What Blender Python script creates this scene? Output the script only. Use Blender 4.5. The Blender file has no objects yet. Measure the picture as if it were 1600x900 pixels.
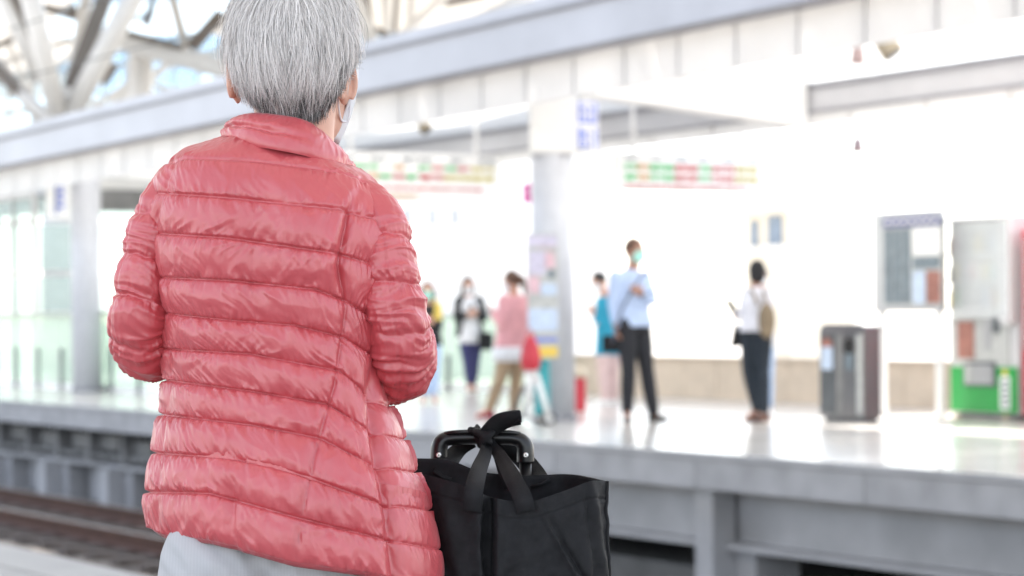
import bpy, bmesh, math, random
import numpy as np
from mathutils import Vector, Matrix

random.seed(7)
RNG = np.random.default_rng(11)
scene = bpy.context.scene
COL = scene.collection

# ------------------------------------------------------------------ camera
# platform level is z = 0; the railway runs along X; the far platform lies at +Y.
FPX = 85.0 / 36.0 * 1600.0
TH = math.radians(31.33)
RHO = 0.0088
CAM = np.array((0.0, 0.0, 1.06))
FWD = np.array((-math.cos(TH), math.sin(TH), 0.0))
RGT0 = np.array((math.sin(TH), math.cos(TH), 0.0))
ZUP = np.array((0.0, 0.0, 1.0))
RC = math.cos(RHO) * RGT0 - math.sin(RHO) * ZUP
UC = math.sin(RHO) * RGT0 + math.cos(RHO) * ZUP
HZ = 492.0
T0 = 3.175                      # distance to the woman in the red jacket

cam_d = bpy.data.cameras.new('camera')
cam = bpy.data.objects.new('camera', cam_d)
COL.objects.link(cam)
cam_d.sensor_width = 36.0
cam_d.lens = 85.0
cam_d.shift_y = (HZ - 450.0) / 1600.0
cam_d.clip_start = 0.1
cam_d.clip_end = 6000.0
cam.matrix_world = Matrix(((RC[0], UC[0], -FWD[0], CAM[0]),
                           (RC[1], UC[1], -FWD[1], CAM[1]),
                           (RC[2], UC[2], -FWD[2], CAM[2]),
                           (0, 0, 0, 1)))
cam_d.dof.use_dof = True
cam_d.dof.focus_distance = T0 - 0.08
cam_d.dof.aperture_fstop = 6.2
scene.camera = cam

# ------------------------------------------------------------------ light
SUN_DIR = Vector((-0.30, 0.52, 0.80)).normalized()     # towards the sun, behind the far platform
elev = math.asin(SUN_DIR.z)
world = bpy.data.worlds.new('World')
scene.world = world
world.use_nodes = True
nt = world.node_tree
sky = nt.nodes.new('ShaderNodeTexSky')
sky.sky_type = 'NISHITA'
sky.sun_disc = False
sky.sun_elevation = elev
sky.sun_rotation = math.atan2(SUN_DIR.x, SUN_DIR.y)
sky.air_density = 1.0
sky.dust_density = 0.8
sky.ozone_density = 0.6
bg = nt.nodes['Background']
bg.inputs['Strength'].default_value = 0.15
hsv = nt.nodes.new('ShaderNodeHueSaturation')       # thin high cloud: a paler sky
hsv.inputs['Saturation'].default_value = 0.45
nt.links.new(sky.outputs['Color'], hsv.inputs['Color'])
nt.links.new(hsv.outputs['Color'], bg.inputs['Color'])
sun_d = bpy.data.lights.new('sun', 'SUN')
sun_d.energy = 4.5
sun_d.angle = math.radians(1.5)
sun_d.color = (1.0, 0.95, 0.88)
sun = bpy.data.objects.new('sun', sun_d)
COL.objects.link(sun)
sun.rotation_euler = (-SUN_DIR).to_track_quat('-Z', 'Y').to_euler()
scene.view_settings.view_transform = 'Standard'
scene.view_settings.look = 'None'
scene.view_settings.exposure = 1.85
scene.view_settings.gamma = 1.0
try:
    scene.cycles.use_denoising = True
    scene.cycles.max_bounces = 10
    scene.cycles.transparent_max_bounces = 12
    scene.cycles.caustics_reflective = False
    scene.cycles.caustics_refractive = False
except Exception:
    pass

# ------------------------------------------------------------------ helpers
def ray(px, py):
    return FWD + ((px - 800.0) * RC + (HZ - py) * UC) / FPX

def P(px, py, t):
    "world point seen at photo pixel px,py at depth t"
    return CAM + t * ray(px, py)

def PY(px, py, Y):
    r = ray(px, py)
    return CAM + (Y / r[1]) * r

def XatY(px, Y, py=HZ):
    return PY(px, py, Y)[0]

def ZatY(px, py, Y):
    return PY(px, py, Y)[2]

def W(px, py, d=0.0):
    "point of the foreground figure: pixel plus depth offset from T0"
    return CAM + (T0 + d) * ray(px, py)

def Warr(px, py, d):
    px = np.asarray(px, float)[..., None]; py = np.asarray(py, float)[..., None]; d = np.asarray(d, float)[..., None]
    return CAM + (T0 + d) * (FWD + ((px - 800.0) * RC + (HZ - py) * UC) / FPX)

def _grad(ix, iy, seed):
    h = (ix.astype(np.int64) * 374761393 + iy.astype(np.int64) * 668265263 + seed * 982451653) & 0x7fffffff
    h = ((h ^ (h >> 13)) * 1274126177) & 0x7fffffff
    h = h ^ (h >> 16)
    return (h % 4096) / 4096.0 * 2 * np.pi

def pnoise(x, y, seed=0):
    x = np.asarray(x, float); y = np.asarray(y, float)
    x, y = np.broadcast_arrays(x, y)
    x0 = np.floor(x).astype(np.int64); y0 = np.floor(y).astype(np.int64)
    fx = x - x0; fy = y - y0
    u = fx * fx * fx * (fx * (fx * 6 - 15) + 10); v = fy * fy * fy * (fy * (fy * 6 - 15) + 10)
    def g(ox, oy):
        a = _grad(x0 + ox, y0 + oy, seed)
        return np.cos(a) * (fx - ox) + np.sin(a) * (fy - oy)
    n = (g(0, 0) * (1 - u) + g(1, 0) * u) * (1 - v) + (g(0, 1) * (1 - u) + g(1, 1) * u) * v
    return n * 1.5

def smoothstep(a, b, x):
    t = np.clip((x - a) / (b - a), 0, 1)
    return t * t * (3 - 2 * t)

def catmull(pts, n):
    "resample control points (k,m) with a Catmull-Rom spline to n points"
    pts = np.asarray(pts, float)
    k = len(pts)
    t = np.linspace(0, k - 1, n)
    i = np.minimum(t.astype(int), k - 2); f = (t - i)[:, None]
    p0 = pts[np.maximum(i - 1, 0)]; p1 = pts[i]; p2 = pts[i + 1]; p3 = pts[np.minimum(i + 2, k - 1)]
    return 0.5 * ((2 * p1) + (-p0 + p2) * f + (2 * p0 - 5 * p1 + 4 * p2 - p3) * f ** 2 + (-p0 + 3 * p1 - 3 * p2 + p3) * f ** 3)

# ------------------------------------------------------------------ materials
def mat(name, color, rough=0.6, metal=0.0, var=0.12, vscale=6.0, bump=0.0, bscale=40.0, spec=0.5, transl=0.0,
        coat=0.0, sheen=0.0, stretch=(1, 1, 1), coords='Object', trans=0.0):
    m = bpy.data.materials.new(name)
    m.use_nodes = True
    n = m.node_tree.nodes; l = m.node_tree.links
    b = n['Principled BSDF']
    b.inputs['Roughness'].default_value = rough
    b.inputs['Metallic'].default_value = metal
    b.inputs['Specular IOR Level'].default_value = spec
    b.inputs['Coat Weight'].default_value = coat
    b.inputs['Sheen Weight'].default_value = sheen
    b.inputs['Transmission Weight'].default_value = trans
    tc = n.new('ShaderNodeTexCoord'); mp = n.new('ShaderNodeMapping')
    mp.inputs['Scale'].default_value = stretch
    l.new(tc.outputs[coords], mp.inputs['Vector'])
    nz = n.new('ShaderNodeTexNoise'); nz.inputs['Scale'].default_value = vscale; nz.inputs['Detail'].default_value = 5
    l.new(mp.outputs['Vector'], nz.inputs['Vector'])
    rp = n.new('ShaderNodeValToRGB')
    c = color
    rp.color_ramp.elements[0].position = 0.3; rp.color_ramp.elements[1].position = 0.7
    rp.color_ramp.elements[0].color = (c[0] * (1 - var), c[1] * (1 - var), c[2] * (1 - var), 1)
    rp.color_ramp.elements[1].color = (min(1, c[0] * (1 + var)), min(1, c[1] * (1 + var)), min(1, c[2] * (1 + var)), 1)
    l.new(nz.outputs['Fac'], rp.inputs['Fac'])
    l.new(rp.outputs['Color'], b.inputs['Base Color'])
    if bump > 0:
        n2 = n.new('ShaderNodeTexNoise'); n2.inputs['Scale'].default_value = bscale; n2.inputs['Detail'].default_value = 4
        l.new(mp.outputs['Vector'], n2.inputs['Vector'])
        bp = n.new('ShaderNodeBump'); bp.inputs['Strength'].default_value = bump; bp.inputs['Distance'].default_value = 0.01
        l.new(n2.outputs['Fac'], bp.inputs['Height']); l.new(bp.outputs['Normal'], b.inputs['Normal'])
    if transl > 0:
        tr = n.new('ShaderNodeBsdfTranslucent'); mx = n.new('ShaderNodeMixShader'); mx.inputs['Fac'].default_value = transl
        l.new(rp.outputs['Color'], tr.inputs['Color'])
        l.new(b.outputs['BSDF'], mx.inputs[1]); l.new(tr.outputs['BSDF'], mx.inputs[2])
        l.new(mx.outputs['Shader'], n['Material Output'].inputs['Surface'])
    return m

def mat_glass(name, color, rough=0.05, mixt=0.6):
    "thin tinted architectural glass: see-through with a tint plus gloss"
    m = bpy.data.materials.new(name); m.use_nodes = True
    n = m.node_tree.nodes; l = m.node_tree.links
    b = n['Principled BSDF']; b.inputs['Base Color'].default_value = (*color, 1); b.inputs['Roughness'].default_value = rough
    tr = n.new('ShaderNodeBsdfTransparent'); tr.inputs['Color'].default_value = (*color, 1)
    nz = n.new('ShaderNodeTexNoise'); nz.inputs['Scale'].default_value = 3.0
    mr = n.new('ShaderNodeMapRange'); mr.inputs['To Min'].default_value = mixt - 0.06; mr.inputs['To Max'].default_value = mixt + 0.06
    l.new(nz.outputs['Fac'], mr.inputs['Value'])
    mx = n.new('ShaderNodeMixShader'); l.new(mr.outputs['Result'], mx.inputs['Fac'])
    l.new(b.outputs['BSDF'], mx.inputs[1]); l.new(tr.outputs['BSDF'], mx.inputs[2])
    l.new(mx.outputs['Shader'], n['Material Output'].inputs['Surface'])
    return m

def mat_emit(name, color, strength):
    m = mat(name, tuple(0.5 * c for c in color), 0.4)
    b = m.node_tree.nodes['Principled BSDF']
    b.inputs['Emission Color'].default_value = (*color, 1); b.inputs['Emission Strength'].default_value = strength
    return m

M = {}
M['canopy_white'] = mat('canopy_white_paint', (0.80, 0.80, 0.80), 0.45, var=0.04)
M['canopy_sheet'] = mat('canopy_translucent_sheet', (0.86, 0.86, 0.85), 0.5, var=0.03, transl=0.62)
M['near_sheet'] = mat('near_translucent_sheet', (0.90, 0.885, 0.86), 0.5, var=0.04, transl=0.30, vscale=0.6)
M['fascia'] = mat('fascia_grey_paint', (0.48, 0.49, 0.535), 0.4, var=0.09, vscale=1.1)
M['back_fascia'] = mat('back_fascia_grey', (0.55, 0.55, 0.57), 0.45, var=0.06, vscale=1.5)
M['fascia_trim'] = mat('fascia_trim_grey', (0.28, 0.28, 0.31), 0.45, var=0.08)
M['panel'] = mat('fascia_panel_white', (0.84, 0.83, 0.82), 0.4, var=0.05, vscale=1.2)
M['panel_sheet'] = mat('fascia_panel_translucent', (0.86, 0.85, 0.84), 0.4, var=0.05, vscale=1.2, transl=0.5)
M['column'] = mat('column_grey_white', (0.54, 0.55, 0.59), 0.35, var=0.05)
M['edge_conc'] = mat('edge_concrete', (0.37, 0.37, 0.385), 0.7, var=0.16, vscale=3.0, bump=0.2, bscale=20)
M['girder'] = mat('girder_grey_paint', (0.42, 0.42, 0.435), 0.55, var=0.14, vscale=2.0, bump=0.1)
M['stiff'] = mat('stiffener_dark_grey', (0.20, 0.20, 0.205), 0.6, var=0.3, vscale=3.0, bump=0.1)  # darker grey than the girder plates, with uneven tone
M['recess_shade'] = mat('recess_shade', (0.05, 0.05, 0.055), 0.8, var=0.4, vscale=4)  # near-black colour puts the shade below the platforms into the surfaces
M['conduit'] = mat('conduit_grey', (0.2, 0.2, 0.2), 0.5, var=0.2)
M['platform'] = mat('polished_platform_floor', (0.58, 0.555, 0.52), 0.20, var=0.10, vscale=1.2, spec=0.55)
M['near_floor'] = mat('near_platform_floor', (0.26, 0.255, 0.25), 0.5, var=0.12, vscale=3, bump=0.1)
M['ballast'] = mat('ballast', (0.10, 0.088, 0.078), 0.95, var=0.5, vscale=14, bump=0.8, bscale=22)
M['trackslab'] = mat('trackside_concrete', (0.21, 0.205, 0.2), 0.85, var=0.2, vscale=2.5, bump=0.3)
M['rail'] = mat('rusty_rail', (0.10, 0.045, 0.032), 0.6, 0.3, var=0.3, vscale=9)
M['railtop'] = mat('rail_head_steel', (0.3, 0.28, 0.27), 0.35, 0.9, var=0.1)
M['sleeper'] = mat('sleeper_concrete', (0.13, 0.11, 0.10), 0.9, var=0.3, vscale=8, bump=0.3)
M['ground'] = mat('pale_ground', (0.42, 0.40, 0.37), 0.9, var=0.2, vscale=0.05, bump=0.1, bscale=1)
M['parapet'] = mat('beige_parapet', (0.60, 0.50, 0.40), 0.8, var=0.08, vscale=5)
M['roof_sheet'] = mat('roof_translucent_sheet', (0.78, 0.76, 0.73), 0.5, var=0.05, vscale=.6, transl=.5)
M['deck'] = mat('roof_deck_paint', (0.74, 0.72, 0.69), 0.6, var=0.06, vscale=.4)
M['truss'] = mat('truss_white_paint', (0.56, 0.54, 0.52), 0.5, var=0.08, vscale=1.0)
M['truss_dark'] = mat('truss_brown_beam', (0.12, 0.10, 0.085), 0.6, var=0.2, vscale=1.0)
M['vending_glass'] = mat_glass('vending_glass', (0.9, 0.92, 0.93), 0.08, 0.66)
M['bin_steel'] = mat('bin_brushed_steel', (0.20, 0.20, 0.21), 0.3, 0.8, var=0.15, stretch=(1, 1, 12), vscale=20)
M['metal'] = mat('brushed_steel', (0.42, 0.42, 0.43), 0.3, 0.85, var=0.08, stretch=(1, 1, 12), vscale=20)
M['post_grey'] = mat('post_grey', (0.24, 0.25, 0.255), 0.4, 0.2, var=0.15)
M['dark_metal'] = mat('dark_steel', (0.09, 0.10, 0.11), 0.4, 0.3, var=0.2)
M['white_plastic'] = mat('white_plastic', (0.78, 0.78, 0.77), 0.4, var=0.03)
M['machine_white'] = mat('machine_white_enamel', (0.55, 0.55, 0.56), 0.35, var=0.04)
M['cream_plastic'] = mat('cream_plastic', (0.55, 0.47, 0.36), 0.5, var=0.06)
M['mauve'] = mat('mauve_paint', (0.34, 0.25, 0.25), 0.5, var=0.08)
M['tan'] = mat('tan_paint', (0.36, 0.31, 0.23), 0.5, var=0.08)
M['blue_print'] = mat('blue_print', (0.16, 0.22, 0.60), 0.4, var=0.05)
M['red_print'] = mat('red_print', (0.62, 0.08, 0.07), 0.4, var=0.05)
M['magenta_print'] = mat('magenta_print', (0.65, 0.06, 0.35), 0.4, var=0.05)
M['teal_print'] = mat('teal_print', (0.25, 0.55, 0.55), 0.4, var=0.05)
M['yellow_print'] = mat('yellow_print', (0.75, 0.55, 0.10), 0.4, var=0.05)
M['pink_print'] = mat('pink_print', (0.66, 0.45, 0.50), 0.4, var=0.15, vscale=20)
M['lilac_print'] = mat('lilac_print', (0.55, 0.52, 0.64), 0.4, var=0.15, vscale=20)
M['paleblue_print'] = mat('pale_blue_print', (0.5, 0.6, 0.75), 0.4, var=0.15, vscale=20)
M['slate_print'] = mat('slate_print', (0.15, 0.19, 0.22), 0.3, var=0.2, vscale=14)
M['pale_print'] = mat('pale_print', (0.45, 0.46, 0.45), 0.3, var=0.15, vscale=14)
M['brown_print'] = mat('brown_print', (0.30, 0.12, 0.09), 0.3, var=0.3, vscale=14)
M['navy_print'] = mat('navy_print', (0.06, 0.07, 0.22), 0.3, var=0.2, vscale=30)
M['green'] = mat('vending_green', (0.02, 0.30, 0.06), 0.4, var=0.05)
M['red_paint'] = mat('red_paint', (0.50, 0.03, 0.05), 0.4, var=0.06)
M['teal_glass'] = mat_glass('teal_glass', (0.80, 0.88, 0.87), 0.05, 0.72)
M['green_glass'] = mat_glass('green_glass', (0.84, 0.92, 0.84), 0.05, 0.62)
M['clear_glass'] = mat_glass('clear_glass', (0.93, 0.96, 0.97), 0.03, 0.9)
M['roof_glass'] = mat_glass('roof_glass', (0.72, 0.80, 0.86), 0.05, 0.85)
M['lens_dark'] = mat('dark_lens', (0.03, 0.03, 0.03), 0.2, var=0.1)
M['wire'] = mat('catenary_wire', (0.07, 0.065, 0.06), 0.5, 0.6, var=0.1)
M['bldg'] = mat('pale_building_render', (0.84, 0.77, 0.66), 0.8, var=0.06, vscale=0.3)
M['bldg_glass'] = mat('building_window_glass', (0.20, 0.26, 0.36), 0.15, var=0.2)
M['black_fabric'] = mat('black_nonwoven_fabric', (0.0135, 0.0135, 0.0150), 0.66, var=0.25, vscale=60, bump=0.3, bscale=900, spec=.2)
M['black_plastic'] = mat('black_plastic', (0.006, 0.006, 0.0065), 0.36, var=0.2, bump=0.05, bscale=400)
M['rubber'] = mat('black_rubber', (0.015, 0.015, 0.015), 0.7, var=0.2)
M['rivet'] = mat('bright_rivet', (0.75, 0.74, 0.72), 0.3, 0.8, var=0.05)
M['skin'] = mat('skin', (0.64, 0.36, 0.265), 0.5, var=0.08, vscale=30, bump=0.05, bscale=300)
M['skin_dark'] = mat('skin_tan', (0.38, 0.20, 0.14), 0.5, var=0.08, vscale=30)
M['mask_white'] = mat('white_mask_fabric', (0.75, 0.77, 0.80), 0.7, var=0.03)
M['mask_teal'] = mat('teal_mask_fabric', (0.35, 0.70, 0.62), 0.7, var=0.05)

# ------------------------------------------------------------------ mesh builder
WLOC = {}
class MB:
    def __init__(s): s.v = []; s.f = []
    def _add(s, vs, fs):
        o = len(s.v); s.v.extend([tuple(map(float, p)) for p in vs]); s.f.extend([tuple(i + o for i in f) for f in fs]); return s
    def box(s, lo, hi):
        x0, y0, z0 = lo; x1, y1, z1 = hi
        return s._add([(x0, y0, z0), (x1, y0, z0), (x1, y1, z0), (x0, y1, z0), (x0, y0, z1), (x1, y0, z1), (x1, y1, z1), (x0, y1, z1)],
                      [(0, 3, 2, 1), (4, 5, 6, 7), (0, 1, 5, 4), (1, 2, 6, 5), (2, 3, 7, 6), (3, 0, 4, 7)])
    def obox(s, c, ax, ay, az):
        "oriented box: centre and three half-axis vectors"
        c = np.array(c, float); ax = np.array(ax, float); ay = np.array(ay, float); az = np.array(az, float)
        vs = [c + i * ax + j * ay + k * az for k in (-1, 1) for (i, j) in ((-1, -1), (1, -1), (1, 1), (-1, 1))]
        return s._add(vs, [(0, 3, 2, 1), (4, 5, 6, 7), (0, 1, 5, 4), (1, 2, 6, 5), (2, 3, 7, 6), (3, 0, 4, 7)])
    def hexa(s, b4, t4):
        return s._add(list(b4) + list(t4), [(0, 3, 2, 1), (4, 5, 6, 7), (0, 1, 5, 4), (1, 2, 6, 5), (2, 3, 7, 6), (3, 0, 4, 7)])
    def loft(s, rings, caps=True):
        n = len(rings[0]); vs = [p for r in rings for p in r]; fs = []
        for i in range(len(rings) - 1):
            for j in range(n):
                a = i * n + j; b = i * n + (j + 1) % n
                fs.append((a, b, b + n, a + n))
        if caps:
            fs.append(tuple(range(n))[::-1]); fs.append(tuple((len(rings) - 1) * n + j for j in range(n)))
        return s._add(vs, fs)
    def tube(s, path, rad, n=12, flat=None, caps=True, up=None):
        "sweep along path (k,3); rad scalar or list; flat = (ru, rv) multipliers; up = reference direction for ru axis"
        path = np.asarray(path, float); k = len(path)
        rad = np.broadcast_to(np.asarray(rad, float), (k,)) if np.ndim(rad) < 2 else np.asarray(rad, float)
        tan = np.gradient(path, axis=0); tan /= np.linalg.norm(tan, axis=1)[:, None] + 1e-9
        u = np.array(up, float) if up is not None else (np.array((0, 0, 1.0)) if abs(tan[0][2]) < 0.9 else np.array((1.0, 0, 0)))
        rings = []
        for i in range(k):
            u = u - tan[i] * np.dot(u, tan[i]); u /= np.linalg.norm(u) + 1e-9
            w = np.cross(tan[i], u)
            fu, fv = (flat if flat is not None else (1, 1))
            a = np.arange(n) / n * 2 * np.pi
            r = rad[i]
            rings.append(path[i] + np.outer(np.cos(a) * r * fu, u) + np.outer(np.sin(a) * r * fv, w))
        return s.loft(rings, caps)
    def cyl(s, p0, p1, r0, r1=None, n=16):
        r1 = r0 if r1 is None else r1
        return s.tube([p0, p1], [r0, r1], n)
    def ell(s, c, ax, ay, az, n=16, m=10):
        c = np.array(c, float); ax = np.array(ax, float); ay = np.array(ay, float); az = np.array(az, float)
        rings = []
        for i in range(m + 1):
            ph = -math.pi / 2 + math.pi * i / m
            r = max(math.cos(ph), 0.02)
            a = np.arange(n) / n * 2 * np.pi
            rings.append(c + math.sin(ph) * az + np.outer(np.cos(a) * r, ax) + np.outer(np.sin(a) * r, ay))
        return s.loft(rings)
    def ribbon(s, path, wv, th=0.002):
        "flat strap: path (k,3), wv half-width vectors (k,3)"
        path = np.asarray(path, float); wv = np.broadcast_to(np.asarray(wv, float), path.shape)
        tan = np.gradient(path, axis=0); tan /= np.linalg.norm(tan, axis=1)[:, None] + 1e-9
        nn = np.cross(tan, wv); nn /= np.linalg.norm(nn, axis=1)[:, None] + 1e-9
        rings = []
        for p, w, q in zip(path, wv, nn):
            rings.append([p - w - q * th, p + q * th * 0.4 - w * 0, p + w - q * th, p + w + q * th, p + q * th * 1.6, p - w + q * th])
        return s.loft(rings)
    def mesh(s, off=(0, 0, 0)):
        me = bpy.data.meshes.new('mesh')
        o = np.array(off, float)
        me.from_pydata([tuple(np.array(p) - o) for p in s.v], [], s.f); me.update()
        return me
    def build(s, name, material, parent=None, smooth=False, bevel=0.0, base=None):
        off = WLOC[parent.name] if parent is not None else (np.array(base, float) if base is not None else np.zeros(3))
        me = s.mesh(off)
        return link_mesh(name, me, material, parent, smooth, bevel, off)

def link_mesh(name, me, material, parent=None, smooth=False, bevel=0.0, off=(0, 0, 0)):
    o = bpy.data.objects.new(name, me); COL.objects.link(o)
    m = M[material] if isinstance(material, str) else material
    me.materials.append(m)
    if smooth:
        me.polygons.foreach_set('use_smooth', np.ones(len(me.polygons), bool)); me.update()
    if parent is not None:
        o.parent = parent
    else:
        o.location = off
    WLOC[o.name] = np.array(off, float) if parent is None else WLOC[parent.name]
    if bevel > 0:
        b = o.modifiers.new('bevel', 'BEVEL'); b.width = bevel; b.segments = 2; b.limit_method = 'ANGLE'
    return o

def thing(name, label, cat, loc=(0, 0, 0), group=None):
    o = bpy.data.objects.new(name, None); COL.objects.link(o); o.location = tuple(map(float, loc))
    o.empty_display_size = 0.1
    WLOC[o.name] = np.array(loc, float)
    return tag(o, label, cat, group)

def tag(o, label=None, cat=None, group=None, kind=None):
    if label: o['label'] = label
    if cat: o['category'] = cat
    if group: o['group'] = group
    if kind: o['kind'] = kind
    return o

def struct(name, mb, material, **k):
    o = mb.build(name, material, **k); o['kind'] = 'structure'; return o

def remeshed(mb, voxel, smooth_it=4, off=(0, 0, 0)):
    "union all closed shapes in mb into one continuous skin"
    me = mb.mesh(off)
    o = bpy.data.objects.new('tmp', me); COL.objects.link(o)
    r = o.modifiers.new('r', 'REMESH'); r.mode = 'VOXEL'; r.voxel_size = voxel
    if smooth_it:
        sm = o.modifiers.new('s', 'SMOOTH'); sm.iterations = smooth_it; sm.factor = 0.5
    dg = bpy.context.evaluated_depsgraph_get(); dg.update()
    out = bpy.data.meshes.new_from_object(o.evaluated_get(dg))
    bpy.data.objects.remove(o); bpy.data.meshes.remove(me)
    out.materials.clear()
    return out

def copy_part(src, parent=None, dloc=(0, 0, 0)):
    c = src.copy(); COL.objects.link(c)
    if parent is not None: c.parent = parent
    c.location = tuple(np.array(src.location) + np.array(dloc))
    return c

X3 = np.array((1.0, 0, 0)); Y3 = np.array((0, 1.0, 0)); Z3 = ZUP

# ================================================================== THE SETTING
GZ = -1.15
YE = 10.8            # far platform edge
YN = 3.87            # near platform edge
struct('ground', MB().box((-900, -900, GZ - 0.6), (900, 1800, GZ - 0.35)), 'ground')
# track bed
tb = MB()
tb.box((-160, YN - 0.6, GZ - 0.3), (40, YE + 2.2, GZ - 0.08))
struct('track_bed', tb, 'trackslab')
def ballast_strip():
    nx, ny = 500, 26
    xs = np.linspace(-120, 15, nx); ys = np.linspace(4.05, 9.95, ny)
    X, Y = np.meshgrid(xs, ys, indexing='ij')
    Zb = GZ - 0.02 + 0.05 * pnoise(X * 6, Y * 6, 3) + 0.03 * pnoise(X * 1.3, Y * 1.3, 4)
    edge = np.minimum(smoothstep(4.05, 4.4, Y), 1 - smoothstep(9.6, 9.95, Y)); Zb = Zb - (1 - edge) * 0.1
    vs = np.stack([X, Y, Zb], -1).reshape(-1, 3)
    idx = np.arange(nx * ny).reshape(nx, ny)
    fs = np.stack([idx[:-1, :-1], idx[1:, :-1], idx[1:, 1:], idx[:-1, 1:]], -1).reshape(-1, 4)
    me = bpy.data.meshes.new('m'); me.from_pydata(vs.tolist(), [], fs.tolist()); me.update()
    o = link_mesh('ballast', me, 'ballast', smooth=True)
    tag(o, 'dark brown ballast stones spread between the rails', 'ballast', kind='stuff')
ballast_strip()
def track(yc, label):
    t = thing('railway_track', label, 'railway track', (-20, yc, GZ), 'railway tracks between the platforms')
    for sgn in (-1, 1):
        y = yc + sgn * 0.5335
        m = MB()
        prof = [(-.06, 0), (.06, 0), (.06, .012), (.012, .03), (.012, .10), (.034, .115), (.034, .15), (-.034, .15), (-.034, .115), (-.012, .10), (-.012, .03), (-.06, .012)]
        m.loft([[(x, y + a, GZ + 0.05 + b) for a, b in prof] for x in (-120, 15)])
        r = m.build('rail', 'rail', t)
        MB().box((-120, y - 0.028, GZ + 0.2), (15, y + 0.028, GZ + 0.2035)).build('running_surface', 'railtop', r)
    sm = MB().hexa([(-.11, yc - 1.0, GZ - .1), (.11, yc - 1.0, GZ - .1), (.11, yc + 1.0, GZ - .1), (-.11, yc + 1.0, GZ - .1)],
                   [(-.09, yc - .98, GZ + .05), (.09, yc - .98, GZ + .05), (.09, yc + .98, GZ + .05), (-.09, yc + .98, GZ + .05)])
    first = sm.build('sleeper', 'sleeper', t)
    first.location.x = 20 - 60
    for i in range(1, 90):
        c = first.copy(); COL.objects.link(c); c.location.x = first.location.x + i * 0.65
track(9.25, 'rusty track running right beside the far platform')
track(5.45, 'rusty track hidden below the near platform edge')

# far platform slab with its edge fascia
fp = MB().box((-120, YE, -0.275), (20, 18.0, -0.004))
far_platform = struct('far_platform', fp, 'edge_conc')
cop = MB().box((-120, YE - 0.02, -0.004), (20, 18.0, 0.0)).build('polished_floor', 'platform', far_platform)
MB().box((-120, YE - 0.06, -0.045), (20, YE - 0.02, 0.002)).build('edge_nosing', 'edge_conc', far_platform)
# fascia joints: individual edge slabs 2 m long
sl = MB().box((-.995, YE - 0.05, -0.272), (.995, YE - 0.003, -0.05))
s0 = sl.build('edge_slab', 'edge_conc', far_platform); s0.location.x = -60
for i in range(1, 37):
    c = s0.copy(); COL.objects.link(c); c.location.x = -60 + 2.0 * i

# girder below the far platform
def girder():
    t = thing('platform_girder', 'grey steel girder carrying the edge of the far platform', 'girder', (-20, 11.15, -0.72))
    MB().box((-22.6, 11.12, -0.70), (10, 11.16, -0.277)).build('web_plate', 'girder', t)
    MB().box((-22.6, 10.98, -0.745), (10, 11.36, -0.702)).build('lower_flange', 'girder', t)
    MB().box((-60, 11.0, -0.74), (-22.6, 11.30, -0.70)).build('lower_flange', 'girder', t)
    MB().box((-60, 11.25, -0.70), (-22.6, 11.29, -0.277)).build('web_plate', 'recess_shade', t)
    st = MB().box((-.045, 10.99, -0.70), (.045, 11.25, -0.277)).build('stiffener', 'stiff', t)
    st.location.x = -22.7
    xs = [-22.7 - 1.08 * i for i in range(1, 22)]
    for x in xs:
        c = st.copy(); COL.objects.link(c); c.location.x = x
    # conduit boxes seen in the bays
    for i, x in enumerate(xs[:16]):
        w = 0.26 + 0.1 * random.random(); zc = -0.5 + 0.06 * random.random(); xo = x + 0.3 + 0.2 * random.random()
        MB().box((xo - w, 11.12, zc - 0.1), (xo + w, 11.248, zc + 0.09)).build('conduit_box', 'conduit', t)
    MB().tube([(-60, 11.06, -0.62), (-22.7, 11.06, -0.62)], 0.035, 10).build('conduit', 'conduit', t)
girder()
PX = [-15.05, -19.1, -23.1, -25.2, -27.3, -29.4, -31.5, -33.6, -35.7]
ORD = ['', '', 'farthest right', 'sixth from the left', 'fifth from the left', 'fourth from the left', 'third from the left', 'second from the left', 'farthest left']
for i, x in enumerate(PX):
    lab = 'wide grey support post under the far platform, right of the black bag' if i == 0 else 'grey post under the far platform, %s of the left row' % ORD[i]
    if i == 1: lab = 'grey support post under the far platform hidden behind the black bag'
    t = thing('platform_support_post', lab, 'post', (x, 11.1, GZ), 'posts under the far platform')
    w = 0.115 if i < 2 else 0.14
    MB().box((x - w, 10.86, GZ - 0.08), (x + w, 11.08, -0.28 if i < 2 else -0.747)).build('front_plate', 'girder', t, bevel=0.008)
    MB().box((x + w * 0.2, 11.08, GZ - 0.08), (x + w + 0.25, 11.5, -0.75)).build('web', 'girder', t)
for i, (x0, x1) in enumerate([(-28.9, -28.0), (-26.7, -25.6), (-31.1, -30.2)]):
    b = MB().box((x0, 11.32, GZ - 0.08), (x1, 11.9, -0.80)).build('equipment_box', 'girder', bevel=0.015)
    tag(b, ['pale grey trackside cabinet under the far platform, middle one at the left', 'pale grey trackside cabinet under the far platform, nearest the red jacket', 'pale grey trackside cabinet under the far platform, farthest left'][i], 'cabinet', 'trackside cabinets')
for i, x in enumerate((-29.3, -27.55)):
    b = MB().box((x - .13, 12.0, GZ - .08), (x + .13, 12.3, -0.8)).build('hose_cabinet', 'rail', bevel=0.01)
    tag(b, ['rust red box between the grey cabinets under the far platform, left one', 'rust red box between the grey cabinets under the far platform, right one'][i], 'cabinet', 'red boxes under the platform')
bw = struct('understructure_wall', MB().box((-120, 13.2, GZ - .3), (20, 13.4, -0.28)), 'recess_shade')
lg = struct('trackside_ledge', MB().box((-120, 11.55, GZ - 0.08), (20, 13.2, GZ + 0.14)), 'trackslab')
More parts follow.
